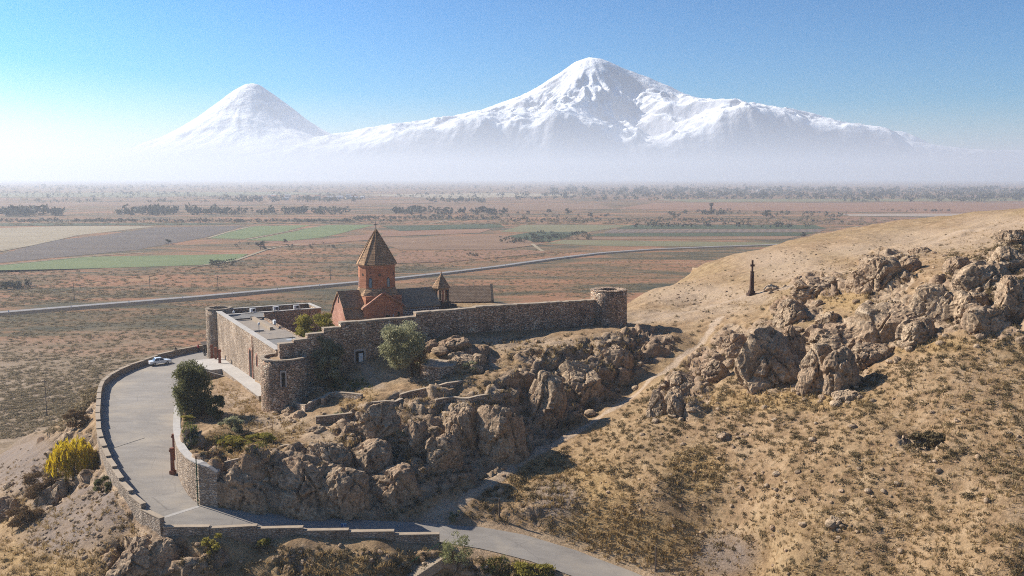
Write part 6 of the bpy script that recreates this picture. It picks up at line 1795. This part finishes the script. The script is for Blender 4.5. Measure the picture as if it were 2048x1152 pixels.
# scrub on the near plain
S4 = Scatter()
scatter_region(S4, [(0, 632), (420, 600), (640, 590), (680, 600), (680, 640), (640, 640), (430, 620), (420, 690), (330, 700), (210, 750), (190, 850), (0, 880)], 2600, 1.0, 3.0, None, .55, False, (150, 900), 14)
scatter_region(S4, [(0, 740), (200, 740), (188, 850), (130, 840), (0, 880)], 900, .8, 1.8, None, .7, False, (150, 400), 9)
scatter_region(S4, [(800, 565), (1000, 545), (1250, 515), (1500, 490), (1300, 570), (1250, 600), (1000, 590), (880, 580)], 1500, 1.2, 3.2, None, .5, False, (190, 900), 16)
S4.build('plain_scrub', 'grey brown scrub dotted over the plain', M_PSCRUB)
S5 = Scatter()
def plain_bushes(S, poly, n, smin, smax):
    a, b = px_points(poly, n * 6)
    P = np.array([at_z(p, q, 0.0) for p, q in zip(a, b)])
    k = PRNG.uniform(size=len(P)) < .2 + 1.2 * vnoise(P[:, 0] / 40, P[:, 1] / 40, seed=9)
    for p in P[k][:n]: scatter_tuft(S, p[0], p[1], .1, PRNG.uniform(smin, smax), .5)
plain_bushes(S5, [(0, 545), (400, 534), (480, 525), (600, 490), (780, 490), (800, 545), (400, 586), (0, 615)], 1600, 1.6, 4.5)
plain_bushes(S5, [(800, 500), (1100, 500), (1200, 500), (900, 535), (800, 545)], 600, 1.6, 4.5)
plain_bushes(S5, [(0, 444), (700, 440), (1000, 436), (2000, 436), (2000, 450), (1000, 450), (700, 448), (0, 452)], 700, 5, 12)
S5.build('steppe_bushes', 'dull bushes dotted over the far steppe', M_PSCRUB)

# ------------------------------------------------------------------ far mountains (their own distance: about 30 km)
def snow_material():
    m, nt, b = new_mat('snow_mountain', 0.9)
    nb = NB(nt)
    pos = nb.geo('Position')
    sx = nt.nodes.new('ShaderNodeSeparateXYZ'); nt.links.new(pos, sx.inputs[0])
    n = nb.noise(nb.map(pos, (0.0006, 0.0006, 0.0009)), 1.0, 6, 0.62)
    n2 = nb.noise(nb.map(pos, (0.004, 0.004, 0.004)), 1.0, 5, 0.6)
    # bare rock and scrub below the snow line, colour paled to pass for haze; streaks of rock above it
    h = nb.math('ADD', sx.outputs['Z'], nb.math('MULTIPLY', nb.math('SUBTRACT', n, 0.5), 1300.0))
    line = nb.ramp(nb.math('DIVIDE', h, 5000.0), [(0.06, 0), (0.26, 1)])
    nor = nt.nodes.new('ShaderNodeSeparateXYZ'); nt.links.new(nb.geo('Normal'), nor.inputs[0])
    flat = nb.ramp(nb.math('ADD', nor.outputs['Z'], nb.math('MULTIPLY', nb.math('SUBTRACT', n2, 0.5), 0.5)), [(0.62, 0), (0.80, 1)])
    k = nb.math('MULTIPLY', line, nb.math('ADD', nb.math('MULTIPLY', flat, 0.72), 0.28))
    col = nb.mix(k, (0.30, 0.30, 0.34), (0.86, 0.87, 0.88))
    nt.links.new(col, b.inputs['Base Color'])
    nt.links.new(nb.bump(n2, 0.6, 110.0), b.inputs['Normal'])
    return m

def build_mountains():
    mat = snow_material()
    D = 30500.0
    def XZ(px, py, y=D):
        p = at_y(px, py, y); return p[0], p[2]
    def profile(pts, cx, y=D):
        r = []; z = []
        for px, py in pts:
            a, c = XZ(px, py, y); r.append(abs(a - cx)); z.append(c)
        return np.array(r), np.array(z)
    # big cone
    cx, cz = XZ(1178, 115)
    L = profile([(1178, 115), (1150, 125), (1120, 146), (1085, 166), (1040, 190), (1000, 202), (960, 218), (900, 233), (850, 242), (790, 250), (720, 262), (660, 276), (560, 300), (400, 325), (250, 322)], cx)
    R = profile([(1178, 115), (1200, 118), (1222, 125), (1262, 138), (1300, 151), (1345, 170), (1400, 196), (1450, 211), (1500, 212), (1560, 220), (1620, 236), (1690, 258), (1770, 281), (1860, 294), (2040, 308), (2300, 326)], cx)
    y2 = 28300.0
    sx, sz = XZ(505, 167, y2)
    sl = profile([(505, 167), (490, 170), (470, 182), (442, 204), (408, 229), (375, 252), (335, 275), (250, 312), (120, 335)], sx, y2)
    sr = profile([(505, 167), (520, 171), (545, 187), (578, 210), (612, 236), (645, 258), (695, 282), (780, 312), (900, 335)], sx, y2)
    xs = np.linspace(-22500, 22500, 1050); ys = np.concatenate([np.linspace(22900, 31500, 260), np.linspace(31600, 41000, 90)])
    X, Y = np.meshgrid(xs, ys)
    def rmf(x, y, seed, octs=7, gain=2.1):
        tot = 0.0; wgt = 1.0; a = 1.0; norm = 0.0; f = 1.0
        for k in range(octs):
            n = vnoise(x * f + 17.3 * k, y * f - 9.1 * k, seed=seed + 13 * k)
            sgn = (1 - np.abs(2 * n - 1)) ** 2 * wgt
            tot = tot + sgn * a; norm += a * .45
            wgt = np.clip(sgn * gain, 0, 1); a *= .52; f *= 2.07
        return tot / norm
    def cone(cx, cy, L, R, seed, gull):
        dx = X - cx; dy = Y - cy
        wx = (fbm(X / 2600, Y / 2600, oct=4, seed=seed) - .5) * 1500
        wy = (fbm(X / 2600, Y / 2600, oct=4, seed=seed + 5) - .5) * 1500
        r = np.hypot(dx, dy) + 1
        k = sstep(300, 3500, r)
        ex, ey = dx + wx * k, dy + wy * k
        er = np.hypot(ex, ey) + 1
        ph = np.arctan2(ey, ex)
        w = (1 + np.cos(ph)) / 2
        w = sstep(0.15, 0.85, w)
        rr = r * 0.55 + er * 0.45
        z = np.interp(rr, L[0], L[1]) * (1 - w) + np.interp(rr, R[0], R[1]) * w
        c, s = np.cos(ph), np.sin(ph)
        g = fbm(c * 2.8 + wx / 3000, s * 2.8 + wy / 3000, rr / 5000, oct=5, seed=seed + 9, gain=0.55, ridged=True)
        q = rmf((X + wx * .5) / 2300, (Y + wy * .5) / 2300, seed + 3)
        amp = gull * sstep(100, 1900, rr) * sstep(0, 1500, z) * (.40 + .60 * sstep(1300, 3000, z))
        off = np.hypot(Y - cy, 0) * 1.0
        keep = .16 + .84 * sstep(250, 2200, np.abs(Y - cy))
        carve = .75 * (1 - g) + .42 * (1 - np.clip(q, 0, 1.2) / 1.2)
        return z - carve * amp * keep * 1.25
    big = cone(cx, D, L, R, 11, 1000)
    small = cone(sx, y2, sl, sr, 31, 380)
    # the great ravine in the near face of the big cone, right of the summit
    dx = X - cx; dy = D - Y
    ax = 900 + dy * 0.05 + (fbm(X / 1500, Y / 1500, oct=3, seed=77) - .5) * 700
    big = big - 720 * np.exp(-((dx - ax) / (650 + 0.10 * np.abs(dy))) ** 2) * sstep(250, 1500, dy) * (1 - sstep(5000, 9000, dy))
    Z = np.maximum(big, small)
    # a low range on the far right
    hx, hz = XZ(1790, 264, 37000); 
    hump = hz * np.exp(-((X - hx) / 2600) ** 2 - ((Y - 37000) / 1800) ** 2) + (fbm(X / 1200, Y / 1200, oct=4, seed=5) - .5) * 260
    Z = np.maximum(Z, hump)
    Z = Z * sstep(22900, 24500, Y) + (fbm(X / 700, Y / 700, oct=3, seed=8) - .5) * 60
    o = grid_obj('mountains', X, Y, Z, mat)
    o['kind'] = 'structure'
build_mountains()

# ------------------------------------------------------------------ haze: a low layer of pale air over the plain
def build_haze():
    x0, x1, y0, y1, z0, z1 = -22300, 22300, -3200, 22300, -5.0, HAZE_TOP
    v = [(x, y, z) for z in (z0, z1) for y in (y0, y1) for x in (x0, x1)]
    f = [(0, 2, 3, 1), (4, 5, 7, 6), (0, 1, 5, 4), (2, 6, 7, 3), (0, 4, 6, 2), (1, 3, 7, 5)]
    o = mesh_obj('haze', v, f)
    o['kind'] = 'stuff'
    o['label'] = 'pale low haze lying over the plain'
    m = bpy.data.materials.new('haze_air'); m.use_nodes = True
    nt = m.node_tree; nt.nodes.clear()
    pv = nt.nodes.new('ShaderNodeVolumePrincipled')
    pv.inputs['Color'].default_value = HAZE_COL
    pv.inputs['Density'].default_value = HAZE_DENS
    pv.inputs['Anisotropy'].default_value = HAZE_G
    out = nt.nodes.new('ShaderNodeOutputMaterial')
    nt.links.new(pv.outputs[0], out.inputs['Volume'])
    o.data.materials.append(m)
HAZE_TOP = 430.0
HAZE_DENS = 0.000165
HAZE_G = 0.26
HAZE_COL = (0.79, 0.85, 0.93, 1)
build_haze()
